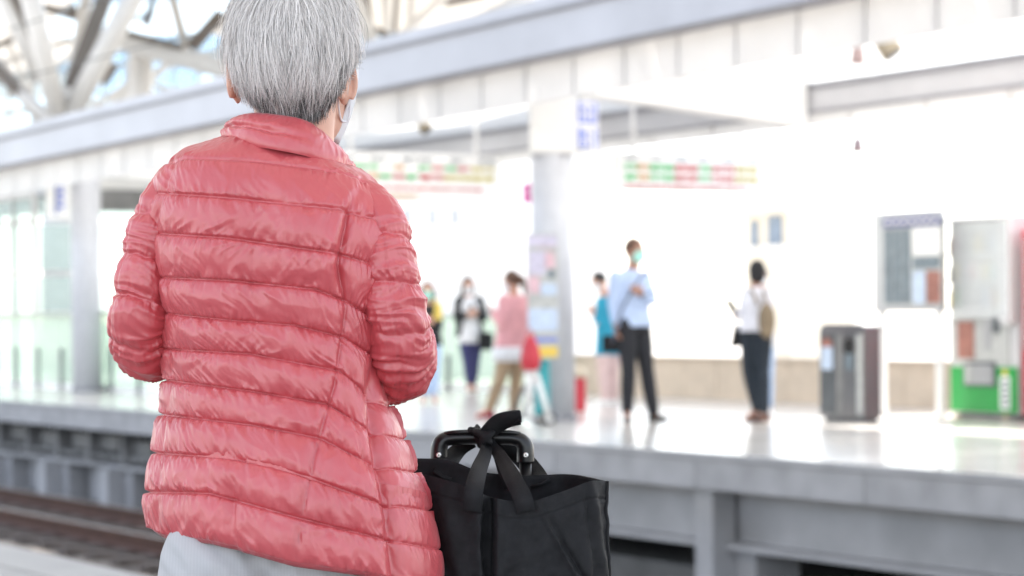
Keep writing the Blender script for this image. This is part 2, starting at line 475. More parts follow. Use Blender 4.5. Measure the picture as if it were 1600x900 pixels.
# pipe run beneath the girder on the right
tag(MB().tube([(-60, 12.7, -0.86), (10, 12.7, -0.86)], 0.07, 12).build('cable_pipe', 'rail', smooth=True), 'rust red pipe running under the far platform behind the posts', 'pipe')

# near platform
npf = struct('near_platform', MB().box((-60, -12, -0.3), (30, YN, 0.0)), 'near_floor')
MB().box((-60, YN - 0.35, 0.0), (30, YN - 0.02, 0.004)).build('edge_strip', 'near_floor', npf)
MB().box((-60, YN - 0.5, GZ - 0.2), (30, YN - 0.3, -0.3)).build('retaining_wall', 'recess_shade', npf)
# unseen translucent canopy above the frame, added to shade and soften the woman's light
nc = thing('unseen_near_canopy', 'white translucent canopy added to shade and soften light above the near platform, out of the picture overhead', 'canopy', (0, 0, 0))
for i in range(10):
    MB().box((-20 + i * 2 - .06, -1.2, 4.40 + .035 * (i % 2)), (-18 + i * 2 + .06, 7.1, 4.43 + .035 * (i % 2))).build('roof_sheet', 'near_sheet', nc)
for x in (-18, -9, -0.4):
    MB().box((x - .1, -1.2, 4.1), (x + .1, 7.05, 4.40)).build('rafter', 'canopy_white', nc)
    MB().cyl((x, -1.0, 0), (x, -1.0, 4.1), 0.16, n=20).build('column', 'column', nc, smooth=True)

# ------------------------------------------------------------------ far canopy
def zlift(x):            # the canopy climbs gently to the right
    return 0.0125 * (x + 20.4)
CX0, CX1 = -75.0, 8.0
def slab(y0, y1, z0, z1, x0=CX0, x1=CX1):
    return MB().hexa([(x0, y0, z0 + zlift(x0)), (x1, y0, z0 + zlift(x1)), (x1, y1, z0 + zlift(x1)), (x0, y1, z0 + zlift(x0))],
                     [(x0, y0, z1 + zlift(x0)), (x1, y0, z1 + zlift(x1)), (x1, y1, z1 + zlift(x1)), (x0, y1, z1 + zlift(x0))])
def slope_slab(y0, y1, za, zb, th, x0, x1):
    b = [(x0, y0, za + zlift(x0)), (x1, y0, za + zlift(x1)), (x1, y1, zb + zlift(x1) * .5), (x0, y1, zb + zlift(x0) * .5)]
    return MB().hexa(b, [(p[0], p[1], p[2] + th) for p in b])
fc = thing('platform_canopy', 'long white canopy with a grey fascia over the far platform', 'canopy', (-20.4, 12.9, 0))
slab(11.40, 11.50, 3.35, 3.70).build('front_fascia', 'fascia', fc)
slab(11.36, 11.52, 3.70, 3.735).build('fascia_trim', 'fascia_trim', fc)
slab(11.37, 11.55, 3.738, 3.83).build('gutter', 'fascia', fc)
slab(11.52, 11.64, 3.325, 3.35).build('soffit_strip', 'fascia', fc)
slab(11.385, 11.518, 3.325, 3.348).build('fascia_lower_trim', 'fascia_trim', fc)
n = 0
for i in range(64):
    x0 = -46 + i * 0.80
    slab(11.62, 11.64, 2.96, 3.323, x0 + 0.012, x0 + 0.788).build('fascia_panel', 'panel_sheet', fc)
    slab(11.645, 11.69, 2.98, 3.33, x0 - 0.02, x0 + 0.02).build('panel_mullion', 'fascia_trim', fc)
for i in range(42):
    x0 = -75 + i * 2.0
    slope_slab(11.52, 16.3, 3.84, 3.54, .025, x0 + .02, x0 + 1.98).build('roof_sheet', 'canopy_sheet', fc)
# back fascia
def bslab(y0, y1, z0, z1, x0, x1):
    g = lambda x: .3 * zlift(x)
    return MB().hexa([(x0, y0, z0 + g(x0)), (x1, y0, z0 + g(x1)), (x1, y1, z0 + g(x1)), (x0, y1, z0 + g(x0))],
                     [(x0, y0, z1 + g(x0)), (x1, y0, z1 + g(x1)), (x1, y1, z1 + g(x1)), (x0, y1, z1 + g(x0))])
bslab(16.05, 16.15, 3.20, 3.43, -60, 8).build('back_fascia', 'back_fascia', fc)
bslab(16.01, 16.17, 3.432, 3.49, -60, 8).build('fascia_trim', 'fascia_trim', fc)
bslab(16.03, 16.16, 3.165, 3.198, -60, 8).build('fascia_trim', 'fascia_trim', fc)
for i in range(34):
    x0 = -34 + i * 1.2
    bslab(16.05, 16.07, 3.03, 3.16, x0 + .012, x0 + 1.188).build('fascia_panel', 'panel_sheet', fc)
    bslab(16.075, 16.11, 3.03, 3.16, x0 - .02, x0 + .02).build('panel_mullion', 'fascia_trim', fc)
for x in (-45.6, -33.0, -20.4, -7.8):
    z = 3.12 + zlift(x)
    MB().hexa([(x - .16, 11.7, z + .26), (x + .16, 11.7, z + .26), (x + .16, 16.02, z - .08), (x - .16, 16.02, z - .08)],
              [(x - .16, 11.7, z + .68), (x + .16, 11.7, z + .68), (x + .16, 16.02, z + .40), (x - .16, 16.02, z + .40)]).build('cross_beam', 'canopy_white', fc, bevel=0.01)

# platform columns
for i, x in enumerate((-33.0, -20.4)):
    lab = ['round pale grey column left of the red jacket', 'round white column in the middle carrying a white box and signs'][i]
    t = thing('platform_column', lab, 'column', (x, 12.9, 0), 'round canopy columns')
    MB().cyl((x, 12.9, 0.0), (x, 12.9, 3.35), 0.212, n=40).build('shaft', 'column', t, smooth=True)
    MB().cyl((x, 12.9, 0.0), (x, 12.9, 0.06), 0.235, n=40).build('base_ring', 'fascia_trim', t)
    if i == 1: MB().cyl((x, 12.9, 3.35), (x, 12.9, 5.4), 0.16, n=32).build('upper_shaft', 'column', t, smooth=True)

# ------------------------------------------------------------------ behind the far platform
def parapet():
    t = thing('platform_parapet', 'low beige parapet wall along the back of the far platform', 'wall', (-20, 17.7, 0))
    x0 = XatY(888, 17.7); n = 40
    for i in range(n):
        a = x0 + i * 0.7
        MB().box((a + .006, 17.62, 0), (a + .694, 17.72, 0.485)).build('cladding_panel', 'parapet', t)
    MB().box((x0, 17.58, 0.487), (x0 + n * .7, 17.76, 0.52)).build('coping', 'parapet', t)
parapet()

def balustrade(y, x0, x1, step, zg, post_h, label, posts_gap=1):
    t = thing('glass_balustrade', label, 'balustrade', ((x0 + x1) / 2, y, 0), 'glass balustrades on the far platform')
    k = int(round((x1 - x0) / step))
    for i in range(k):
        a = x0 + i * step
        MB().box((a + .02, y, 0.09), (a + step - .02, y + .014, zg)).build('glass_pane', 'green_glass', t)
    for i in range(k + 1):
        a = x0 + i * step
        MB().box((a - .035, y - .05, 0.0), (a + .035, y - 0.004, post_h)).build('post', 'post_grey', t, bevel=0.004)
    MB().tube([(x0, y - .03, zg + .02), (x1, y - .03, zg + .02)], 0.022, 10).build('handrail', 'metal', t, smooth=True)
    MB().box((x0, y - .003, 0.0), (x1, y + .06, 0.088)).build('kerb', 'panel', t)
balustrade(13.15, XatY(-40, 13.15), XatY(330, 13.15), 1.0, 1.12, 0.62, 'green tinted glass balustrade with short dark posts left of the red jacket')
balustrade(17.3, XatY(560, 17.3), XatY(880, 17.3), 1.4, 1.05, 0.5, 'pale green glass balustrade behind the waiting women')

def lift_shaft():
    y0, y1 = 14.6, 16.6
    xa, xb = XatY(-70, y0), XatY(52, y0)
    t = thing('lift_shaft', 'teal glazed lift shaft with grey frame at the left edge', 'lift shaft', ((xa + xb) / 2, 15.6, 0))
    zs = [0.05, 1.05, 1.85, 2.75, 3.2]
    xs = np.linspace(xa, xb, 5)
    for i in range(4):
        for j in range(4):
            if j == 0 and i > 1: pass
            MB().box((xs[i] + .05, y0 + .03, zs[j] + .05), (xs[i + 1] - .05, y0 + .045, zs[j + 1] - .05)).build('glass_pane', 'teal_glass', t)
    for x in xs:
        MB().box((x - .045, y0, 0), (x + .045, y0 + .09, 3.25)).build('mullion', 'metal', t)
    for z in zs[1:]:
        for i in range(4):
            MB().box((xs[i] + .046, y0 + .005, z - .04), (xs[i + 1] - .046, y0 + .085, z + .04)).build('transom', 'metal', t)
    for j in range(4):
        MB().box((xb - .03, y0 + .1, zs[j] + .05), (xb - .015, y1, zs[j + 1] - .05)).build('glass_pane', 'teal_glass', t)
    MB().box((xb - .045, y1, 0), (xb + .045, y1 + .09, 3.25)).build('mullion', 'metal', t)
lift_shaft()

# pale hall building behind the platform
def hall():
    Y = 46.0
    t = thing('pale_building', 'small cream building far behind the headscarf woman with blue windows', 'building', (XatY(1200, Y), Y, GZ))
    xa, xb = XatY(1164, Y), XatY(1236, Y)
    z1 = ZatY(1200, 336, Y)
    MB().box((xa, Y, GZ - .4), (xb, Y + 2.5, z1)).build('wall', 'bldg', t)
    MB().box((xa - .3, Y - .3, z1), (xb + .3, Y + 2.8, z1 + .25)).build('roof', 'bldg', t)
    for (p0, p1, q0, q1, m) in ((1203, 1224, 338, 383, 'bldg_glass'), (1176, 1186, 345, 385, 'bldg_glass')):
        a, b = XatY(p0, Y), XatY(p1, Y); zt, zb = ZatY(p0, q0, Y), ZatY(p0, q1, Y)
        w = MB().box((a, Y - .06, zb), (b, Y - .003, zt)).build('window', m, t)
        MB().box((a - .15, Y - .2, zb - .12), (b + .15, Y - .003, zb - .004)).build('sill', 'panel', w)
hall()

def white_block():
    Y = 52.0
    t = thing('pale_building', 'white block with grey windows far behind the left departure board', 'building', (XatY(680, Y), Y, GZ))
    xa, xb = XatY(585, Y), XatY(765, Y); z1 = ZatY(680, 196, Y)
    MB().box((xa, Y, GZ - .4), (xb, Y + 6, z1)).build('wall', 'block_white', t)
    MB().box((xa - .2, Y - .2, z1), (xb + .2, Y + 6.2, z1 + .2)).build('roof', 'block_white', t)
    for p0 in (632, 671, 706):
        for (q0, q1) in ((212, 239), (326, 352)):
            a, b = XatY(p0, Y), XatY(p0 + 13, Y); zt, zb = ZatY(p0, q0, Y), ZatY(p0, q1, Y)
            w = MB().box((a, Y - .06, zb), (b, Y - .003, zt)).build('window', 'pale_glass', t)
            MB().box((a - .1, Y - .15, zb - .08), (b + .1, Y - .003, zb - .004)).build('sill', 'panel', w)
M['pale_glass'] = mat('pale_window_glass', (0.42, 0.44, 0.48), 0.2, var=0.15)
M['block_white'] = mat('white_block_render', (0.88, 0.87, 0.86), 0.8, var=0.03, vscale=0.3)
white_block()

# station roof on tree columns, behind the far platform at the left
def station_roof():
    t = thing('station_roof', 'white tubular tree columns branching up to the glazed station roof', 'roof', tuple(P(95, 492, 56)))
    def tube(a, b, r, m='truss'):
        MB().tube([a, b], r, 16).build('strut', m, t, smooth=True)
    nd = P(97, 205, 56)
    base = nd.copy(); base[2] = GZ - .4
    MB().tube([base, nd], 0.5, 20).build('trunk', 'truss', t, smooth=True)
    S = lambda px, py, d: P(px, py, d)
    # branches
    tube(nd, S(32, -70, 53), 0.235); tube(nd, S(238, -60, 54), 0.25)
    tube(nd, S(-60, 60, 58), 0.15); tube(S(-30, 70, 58), S(70, 190, 57), 0.17); tube(nd, S(150, -80, 64), 0.16)
    tube(S(-20, -50, 56), S(64, 125, 57), 0.17)
    # roof girders
    tube(S(180, 62, 60), S(420, 128, 58), 0.235); tube(S(420, 128, 58), S(600, 176, 60), 0.22)
    tube(S(220, 250, 62), S(220, 70, 62), 0.31); tube(S(262, -30, 61), S(292, 82, 60), 0.13); tube(S(255, 95, 61), S(365, 20, 60), 0.12)
    tube(S(530, -60, 60), S(592, 95, 60), 0.2); tube(S(640, 150, 66), S(645, -60, 66), 0.13); tube(S(608, 150, 70), S(600, -60, 70), 0.11)
    tube(S(560, 120, 58), S(690, 0, 62), 0.15); tube(S(690, 60, 70), S(850, -20, 70), 0.2)
    tube(S(150, 200, 66), S(215, 110, 64), 0.10); tube(S(135, 175, 66), S(200, 130, 66), 0.08); tube(S(160, 190, 68), S(330, 40, 66), 0.12)
    tube(S(0, 100, 72), S(240, 20, 70), 0.10); tube(S(240, 130, 64), S(350, 175, 64), 0.08); tube(S(20, 150, 66), S(190, 30, 66), .08); tube(S(0, 40, 70), S(60, 175, 70), .08)
    def beam(a, b, w=.15, h=.2):
        a = np.array(a); b = np.array(b); d = b - a; u = np.cross(d, Z3); u /= np.linalg.norm(u); v = np.cross(u, d); v /= np.linalg.norm(v)
        MB().obox((a + b) / 2, d / 2, u * w, v * h).build('purlin', 'truss_dark', t)
    beam(S(10, -30, 57), S(68, 120, 57), .1, .13); beam(S(111, 137, 56), S(170, -20, 56), .13, .17); beam(S(68, 11, 63), S(143, 34, 63), .09, .1)
    beam(S(-10, 104, 57), S(75, 189, 56.5), .1, .12); beam(S(200, 52, 59), S(285, 74, 59), .06, .08); beam(S(299, 75, 60), S(347, 20, 60), .12, .15)
    beam(S(80, -10, 66), S(130, 25, 66), .08, .1); beam(S(228, 40, 68), S(246, -20, 68), .1, .1); beam(S(160, 130, 64), S(180, 100, 64), .12, .12); beam(S(-10, 75, 64), S(30, 55, 64), .06, .08)
    beam(S(555, 30, 66), S(640, 75, 66), .08, .1); beam(S(620, -10, 66), S(612, 120, 66), .07, .07); beam(S(570, -10, 68), S(585, 70, 68), .1, .1); beam(S(680, 8, 68), S(760, -8, 68), .1, .1)
    # glazing: panes in a grid on an inclined plane behind the struts
    o = S(-60, 240, 80); ex = S(760, 130, 80) - S(-60, 240, 80); ey = S(-60, -120, 84) - o
    NX, NYY = 22, 7
    for i in range(NX):
        for j in range(NYY):
            c = o + ex * ((i + .5) / NX) + ey * ((j + .5) / NYY)
            MB().obox(c, ex / NX * .48, ey / NYY * .47, np.array((.01, -.02, .0))).build('glass_pane', 'roof_glass', t)
    for i in range(NX + 1):
        a = o + ex * (i / NX)
        MB().tube([a, a + ey], 0.075, 6).build('glazing_bar', 'truss', t)
    for j in range(NYY + 1):
        a = o + ey * (j / NYY)
        MB().tube([a, a + ex], 0.085, 6).build('glazing_bar', 'truss', t)
    # roof deck above the trees, folded in ridges: translucent sheets between solid strips
    for i in range(12):
        x0 = -95 + i * 6
        z0, z1 = (8.6, 10.2) if i % 2 else (10.2, 8.6)
        for j in range(4):
            ya, yb = 19 + j * 5, 24 + j * 5 - .03
            b = [(x0 + .02, ya, z0 + j * .35), (x0 + 5.98, ya, z1 + j * .35), (x0 + 5.98, yb, z1 + j * .35 + .35), (x0 + .02, yb, z0 + j * .35 + .35)]
            MB().hexa(b, [(p[0], p[1], p[2] + .04) for p in b]).build('roof_deck', ('roof_sheet', 'deck', 'roof_glass', 'deck', 'deck')[(i + 2 * j) % 5], t)
station_roof()

# catenary wires over the far track
for (z, lab, r) in ((3.72, 'lower overhead contact wire crossing the upper left', .008), (4.28, 'upper overhead catenary wire crossing the upper left', .008)):
    w = MB().tube([(x, 9.25, z + (0.0 if z < 4 else 0.0006 * (x + 30) ** 2)) for x in np.linspace(-70, 8, 40)], r, 6).build('overhead_wire', 'wire', smooth=True)
    tag(w, lab, 'wire', 'overhead wires')

# ------------------------------------------------------------------ hanging signs and fittings
CAMR = RGT0
def strokes(mb, c, ex, ez, nrm, rects, th=0.004):
    "flat print: rects (x0,x1,z0,z1) in unit coordinates of a panel with half axes ex, ez"
    for (a, b, p, q) in rects:
        cc = c + ex * ((a + b) / 2) + ez * ((p + q) / 2) + nrm * th
        mb.obox(cc, ex * abs(b - a) / 2, nrm * th * .5, ez * abs(q - p) / 2)
    return mb

def departure_board(px0, px1, py0, py1, t_, label, rows, seed):
    c = P((px0 + px1) / 2, (py0 + py1) / 2, t_)
    w = (px1 - px0) / FPX * t_ / .854 / 2; h = (py1 - py0) / FPX * t_ / 2
    ex = Y3 * w; ez = Z3 * h; nr = X3
    t = thing('departure_board', label, 'display board', tuple(c), 'hanging departure boards')
    MB().obox(c, ex, X3 * .09, ez).build('housing', 'white_plastic', t, bevel=.015)
    f = c + X3 * .091
    MB().obox(f, ex * .955, X3 * .003, ez * .9).build('screen', 'canopy_white', t)
    f = c + X3 * .095
    rg = random.Random(seed)
    for name in ('green', 'red', 'orange', 'grey'):
        pass
    cols = {'g': 'led_green', 'r': 'led_red', 'o': 'led_orange', 'y': 'led_yellow', 'd': 'slate_print'}
    by = {}
    for (zc, hh, seq) in rows:
        n_ = len(seq)
        for i, ch in enumerate(seq):
            if ch == ' ': continue
            a = -0.93 + 1.86 * i / n_; b = a + 1.86 / n_ * .95
            # each word is a run of little glyph strokes
            k = 5
            for q in range(k):
                x0 = a + (b - a) * q / k; x1 = x0 + (b - a) / k * .94
                by.setdefault(ch, []).append((x0, x1, zc + hh * .35, zc + hh))
                by[ch].append((x0 + (x1 - x0) * rg.choice((0, .5)), x1 if rg.random() < .5 else x0 + (x1 - x0) * .6, zc - hh, zc + hh * .2))
    for ch, rects in by.items():
        tag(strokes(MB(), f, ex, ez, X3, rects).build('led_text', cols[ch], t), kind='stuff')
    for sgn in (-.75, .75):
        MB().cyl(c + ex * sgn + ez, np.array((*(c + ex * sgn)[:2], 3.75 + zlift(c[0]))), .03, n=10).build('hanger_rod', 'canopy_white', t, smooth=True)
M['led_green'] = mat_emit('led_green', (0.05, 0.8, 0.2), 0.03)
M['led_red'] = mat_emit('led_red', (0.9, 0.1, 0.1), 0.03)
M['led_orange'] = mat_emit('led_orange', (0.95, 0.45, 0.05), 0.03)
M['led_yellow'] = mat_emit('led_yellow', (0.9, 0.75, 0.1), 0.03)
departure_board(520, 776, 240, 314, 30.0, 'hanging departure board with coloured rows beside the woman\'s shoulder',
                [(.72, .07, 'd d dd d d'), (.38, .09, ' gg o grgryy'), (-.02, .11, 'ggogrgrryyyy'), (-.50, .06, 'rrrrrrrrrrr '), (-.85, .06, 'oooooo      ')], 1)
departure_board(958, 1192, 242, 300, 28.0, 'hanging departure board with coloured rows right of the middle column',
                [(.72, .08, 'd d d d d d'), (.24, .15, 'goggrrgrryy'), (-.30, .15, 'goggrrgrryy'), (-.80, .09, 'rrrrrrrrrr ')], 2)

def plate(name, px0, px1, py0, py1, t_, label, cat, base_m, prints, ex_dir=None, th=.02, group=None, hang=None):
    "flat sign facing along the platform"
    c = P((px0 + px1) / 2, (py0 + py1) / 2, t_)
    ed = Y3 if ex_dir is None else ex_dir
    fs = abs(np.dot(ed, RGT0))
    ex = ed * ((px1 - px0) / FPX * t_ / 2 / fs); ez = Z3 * ((py1 - py0) / FPX * t_ / 2)
    nr = np.cross(ed, Z3); nr = nr if np.dot(nr, FWD) < 0 else -nr
    t = thing(name, label, cat, tuple(c), group)
    MB().obox(c, ex, nr * th, ez).build('panel', base_m, t, bevel=.004)
    for pname, m, rects in prints:
        for rc in rects:
            strokes(MB(), c + nr * (th + (.005 if pname == 'lettering' else 0)), ex, ez, nr, [rc]).build(pname, m, t)
    if hang:
        MB().cyl(c + ez, np.array((c[0], c[1], hang)), .02, n=8).build('hanger_rod', 'canopy_white', t)
    return t
# white box and signs on the middle column
cb = P(863, 198, 24.0)
bx = MB().obox((-20.4, 12.9, 2.93), RGT0 * .225, FWD * .225, Z3 * .275).build('column_box', 'white_plastic', bevel=.02, base=(-20.4, 12.9, 2.62))
tag(bx, 'white square cabinet fixed round the top of the middle column', 'cabinet')
glyph_a = [(-.75, .75, .75, .88), (-.1, .1, .15, .75), (-.75, -.55, .2, .65), (.5, .7, .2, .65), (-.8, .8, .4, .5)]
glyph_b = [(-.7, .7, -.25, -.12), (-.1, .1, -.9, -.3), (-.7, -.2, -.62, -.52), (.25, .7, -.75, -.65), (-.7, -.5, -.9, -.65)]
plate('platform_sign', 898, 934, 158, 234, 24.2, 'white hanging sign with two blue squares beside the column cabinet', 'sign', 'white_plastic',
      [('blue_field', 'blue_print', [(-.85, .85, .08, .95), (-.85, .85, -.95, -.08)]), ('lettering', 'white_plastic', [(a * .8, b * .8, p_, q_) for a, b, p_, q_ in glyph_a + glyph_b])], hang=3.5)
plate('notice_sign', 906, 946, 238, 286, 24.2, 'small white notice with a faint red ring below the blue sign', 'sign', 'white_plastic',
      [('ring_mark', 'pink_print', [(-.3, .3, .62, .7), (-.3, .3, .05, .13), (-.42, -.3, .1, .65), (.3, .42, .1, .65), (-.3, .3, .3, .38)]), ('teal_line', 'teal_print', [(-.7, .7, -.7, -.55)])], hang=2.95)
plate('small_sign', 819, 833, 287, 317, 24.6, 'small magenta sign left of the middle column', 'sign', 'magenta_print', [('lettering', 'white_plastic', [(-.5, .5, .3, .45), (-.5, .5, -.2, -.05)])])
plate('platform_sign', 74, 107, 279, 342, 34.0, 'white hanging sign with blue lettering beside the left column', 'sign', 'white_plastic',
      [('blue_lettering', 'blue_print', [(-.3, .5, .55, .78), (-.3, .5, .2, .42), (-.3, .5, -.15, .05), (-.3, .5, -.5, -.3), (-.3, -.1, -.8, .78)])], hang=3.5)
plate('hanging_light_box', 162, 250, 297, 331, 36.0, 'grey hanging box behind the woman\'s left shoulder', 'sign', 'conduit', [], th=.1, hang=3.5)
plate('hanging_light_box', 160, 252, 262, 296, 36.3, 'white hanging panel above the grey box behind the woman\'s left shoulder', 'sign', 'white_plastic', [], th=.06, hang=3.5)
def spot(px, py, t_, label, d, L=.16, r=.075, m='tan', name='loudspeaker'):
    c = P(px, py, t_); d = np.array(d, float); d /= np.linalg.norm(d)
    t = thing(name, label, 'loudspeaker' if name == 'loudspeaker' else 'light fitting', tuple(c), 'fittings under the far canopy')
    MB().tube([c - d * L * .5, c + d * L * .3, c + d * L * .5], [r * .75, r, r], 16).build('body', m, t, smooth=True)
    MB().cyl(c + d * L * .5, c + d * (L * .5 + .006), r * .85, n=16).build('grille', 'lens_dark' if m == 'tan' else m, t)
    MB().cyl(c, np.array((c[0], c[1], 3.8 + zlift(c[0]))), .014, n=8).build('bracket', 'canopy_white', t)
D1 = 0.55 * RGT0 - .75 * Z3 - .25 * FWD
spot(1383, 68, 21, 'tan loudspeaker hanging below the canopy at the upper right', D1, .25, .10)
spot(660, 194, 26, 'small tan loudspeaker hanging right of the woman\'s ear', D1, .19, .072)
spot(1171, 197, 27.5, 'yellowish loudspeaker above the right departure board', -D1, .16, .07)
spot(1340, 86, 23, 'pinkish downlight upper left of the tan loudspeaker', -Z3, .16, .07, 'mauve', 'downlight')
spot(1340, 227, 27, 'pinkish downlight hanging below the back fascia', -Z3, .16, .07, 'mauve', 'downlight')
spot(1390, 238, 30, 'small flat downlight hanging right of the pinkish one', -Z3, .05, .1, 'tan', 'downlight')
spot(1055, 117, 22, 'brownish downlight under the front fascia panels', -Z3, .06, .1, 'tan', 'downlight')
bxs = P(1452, 62, 23)
tag(MB().obox(bxs, RGT0 * .09, FWD * .06, Z3 * .04).build('junction_box', 'conduit', bevel=.006), 'small grey box under the canopy right of the tan loudspeaker', 'junction box')
# ------------------------------------------------------------------ things standing on the far platform
def face_box(mb, Y, px0, px1, py0, py1, d=.03, ref=None):
    "thin box on the plane Y facing the tracks, given by photo pixels"
    r = (px0 + px1) / 2 if ref is None else ref
    return mb.box((XatY(px0, Y), Y - d, ZatY(r, py1, Y)), (XatY(px1, Y), Y, ZatY(r, py0, Y)))

def vending():
    Y = 16.2
    xa, xb = XatY(1486, Y), XatY(1592, Y); zt = ZatY(1540, 337, Y)
    t = thing('vending_machine', 'white drinks vending machine with a green lower panel', 'vending machine', ((xa + xb) / 2, Y, 0))
    MB().box((xa, Y, .05), (xb, Y + .75, zt)).build('case', 'machine_white', t, bevel=.02)
    MB().box((xa + .05, Y + .03, 0), (xb - .05, Y + .7, .05)).build('plinth', 'conduit', t)
    z0 = ZatY(1540, 573, Y); z1 = ZatY(1540, 503, Y); z2 = ZatY(1540, 345, Y)
    # lower green door
    g = MB().box((xa + .01, Y - .03, .07), (xb - .01, Y - .002, z0)).build('lower_panel', 'green', t, bevel=.008)
    MB().box((xa + .22, Y - .045, .32), (xa + .68, Y - .031, .56)).build('dispensing_frame', 'dark_metal', g, bevel=.005)
    MB().box((xa + .25, Y - .052, .345), (xa + .65, Y - .046, .535)).build('dispensing_flap', 'metal', g)
    face_box(MB(), Y - .034, 1562, 1577, 588, 640, .004).build('price_label', 'white_plastic', g)
    for k in range(5):
        face_box(MB(), Y - .040, 1565, 1574, 594 + k * 9, 599 + k * 9, .003).build('label_text', 'slate_print', g)
    face_box(MB(), Y - .034, 1566, 1573, 578, 586, .004).build('orange_sticker', 'yellow_print', g)
    for k, px in enumerate((1491, 1566)):
        face_box(MB(), Y - .034, px, px + 8, 646, 656, .004).build('lock_plate', 'tan', g)
    # control panel
    face_box(MB(), Y - .002, 1487, 1578, 500, 573, .02, 1540).build('control_panel', 'pale_print', t)
    face_box(MB(), Y - .024, 1496, 1522, 502, 560, .004).build('price_poster', 'brown_print', t)
    face_box(MB(), Y - .024, 1538, 1548, 498, 545, .006).build('coin_slot', 'metal', t)
    face_box(MB(), Y - .024, 1553, 1562, 470, 520, .02).build('note_reader', 'dark_metal', t)
    # product window: recess, rows of drinks, glass
    face_box(MB(), Y - .002, 1487, 1574, 345, 500, .012, 1540).build('display_back', 'pale_print', t)
    cols = ['teal_print', 'red_print', 'yellow_print', 'pale_print', 'green', 'brown_print', 'paleblue_print', 'slate_print', 'pink_print', 'white_plastic']
    rg = random.Random(5)
    for r_, py in enumerate((395, 437, 480)):
        zb = ZatY(1540, py, Y)
        MB().box((xa + .02, Y - .10, zb - .02), (xb - .16, Y - .015, zb)).build('shelf', 'white_plastic', t)
        for k in range(8):
            x = xa + .08 + k * .098
            h = .17 + .05 * rg.random()
            bt = MB().tube([(x, Y - .055, zb), (x, Y - .055, zb + h * .65), (x, Y - .055, zb + h * .8), (x, Y - .055, zb + h)], [.031, .031, .014, .013], 10).build('drink_bottle', rg.choice(cols), t, smooth=True)
    face_box(MB(), Y - .115, 1487, 1574, 345, 497, .006, 1540).build('window_glass', 'vending_glass', t)
    MB().box((xb - .15, Y - .12, z1 - .02), (xb - .0, Y - .002, zt - .02)).build('window_frame', 'machine_white', t, bevel=.006)
    MB().box((xa, Y - .125, z2 - .0), (xb - .152, Y - .002, zt - .02)).build('window_header', 'machine_white', t, bevel=.006)
vending()
def red_machine():
    Y = 16.2
    xa = XatY(1603, Y)
    t = thing('vending_machine', 'red drinks vending machine cut off by the right edge', 'vending machine', (xa + .5, Y, 0))
    MB().box((xa, Y - .05, .05), (xa + 1.0, Y + .75, 1.83)).build('case', 'red_paint', t, bevel=.02)
    MB().box((xa + .04, Y - .1, .7), (xa + .96, Y - .052, 1.75)).build('product_window', 'clear_glass', t)
    MB().box((xa + .2, Y - .07, .25), (xa + .8, Y - .052, .5)).build('dispensing_flap', 'dark_metal', t)
red_machine()
def info_board():
    Y = 16.0
    t = thing('notice_board', 'framed information board with a blue header on two white legs', 'notice board', (XatY(1427, Y), Y, 0))
    q0, q1 = 330, 487
    mb = MB(); face_box(mb, Y, 1374, 1480, q0, q1, .08, 1427); mb.build('frame', 'metal', t, bevel=.012)
    face_box(MB(), Y - .082, 1380, 1474, 338, 478, .006, 1427).build('board', 'pale_print', t)
    face_box(MB(), Y - .090, 1381, 1471, 338, 354, .004, 1427).build('blue_header', 'navy_print', t)
    for k in range(7):
        face_box(MB(), Y - .096, 1386 + k * 12, 1393 + k * 12, 343, 349, .003, 1427).build('header_text', 'white_plastic', t)
    for k in range(3):
        face_box(MB(), Y - .090, 1383 + k * 14, 1395 + k * 14, 357, 474, .004, 1427).build('timetable_column', 'slate_print', t)
    face_box(MB(), Y - .090, 1427, 1470, 357, 400, .004, 1427).build('pale_poster', 'white_plastic', t)
    face_box(MB(), Y - .090, 1427, 1470, 402, 420, .004, 1427).build('grey_poster', 'slate_print', t)
    face_box(MB(), Y - .090, 1448, 1470, 424, 474, .004, 1427).build('brown_poster', 'brown_print', t)
    face_box(MB(), Y - .090, 1427, 1446, 424, 474, .004, 1427).build('pale_blue_poster', 'paleblue_print', t)
    for px in (1383, 1472):
        x = XatY(px, Y)
        MB().box((x - .04, Y - .06, 0), (x + .04, Y - .01, ZatY(1427, q1, Y))).build('leg', 'white_plastic', t, bevel=.006)
info_board()
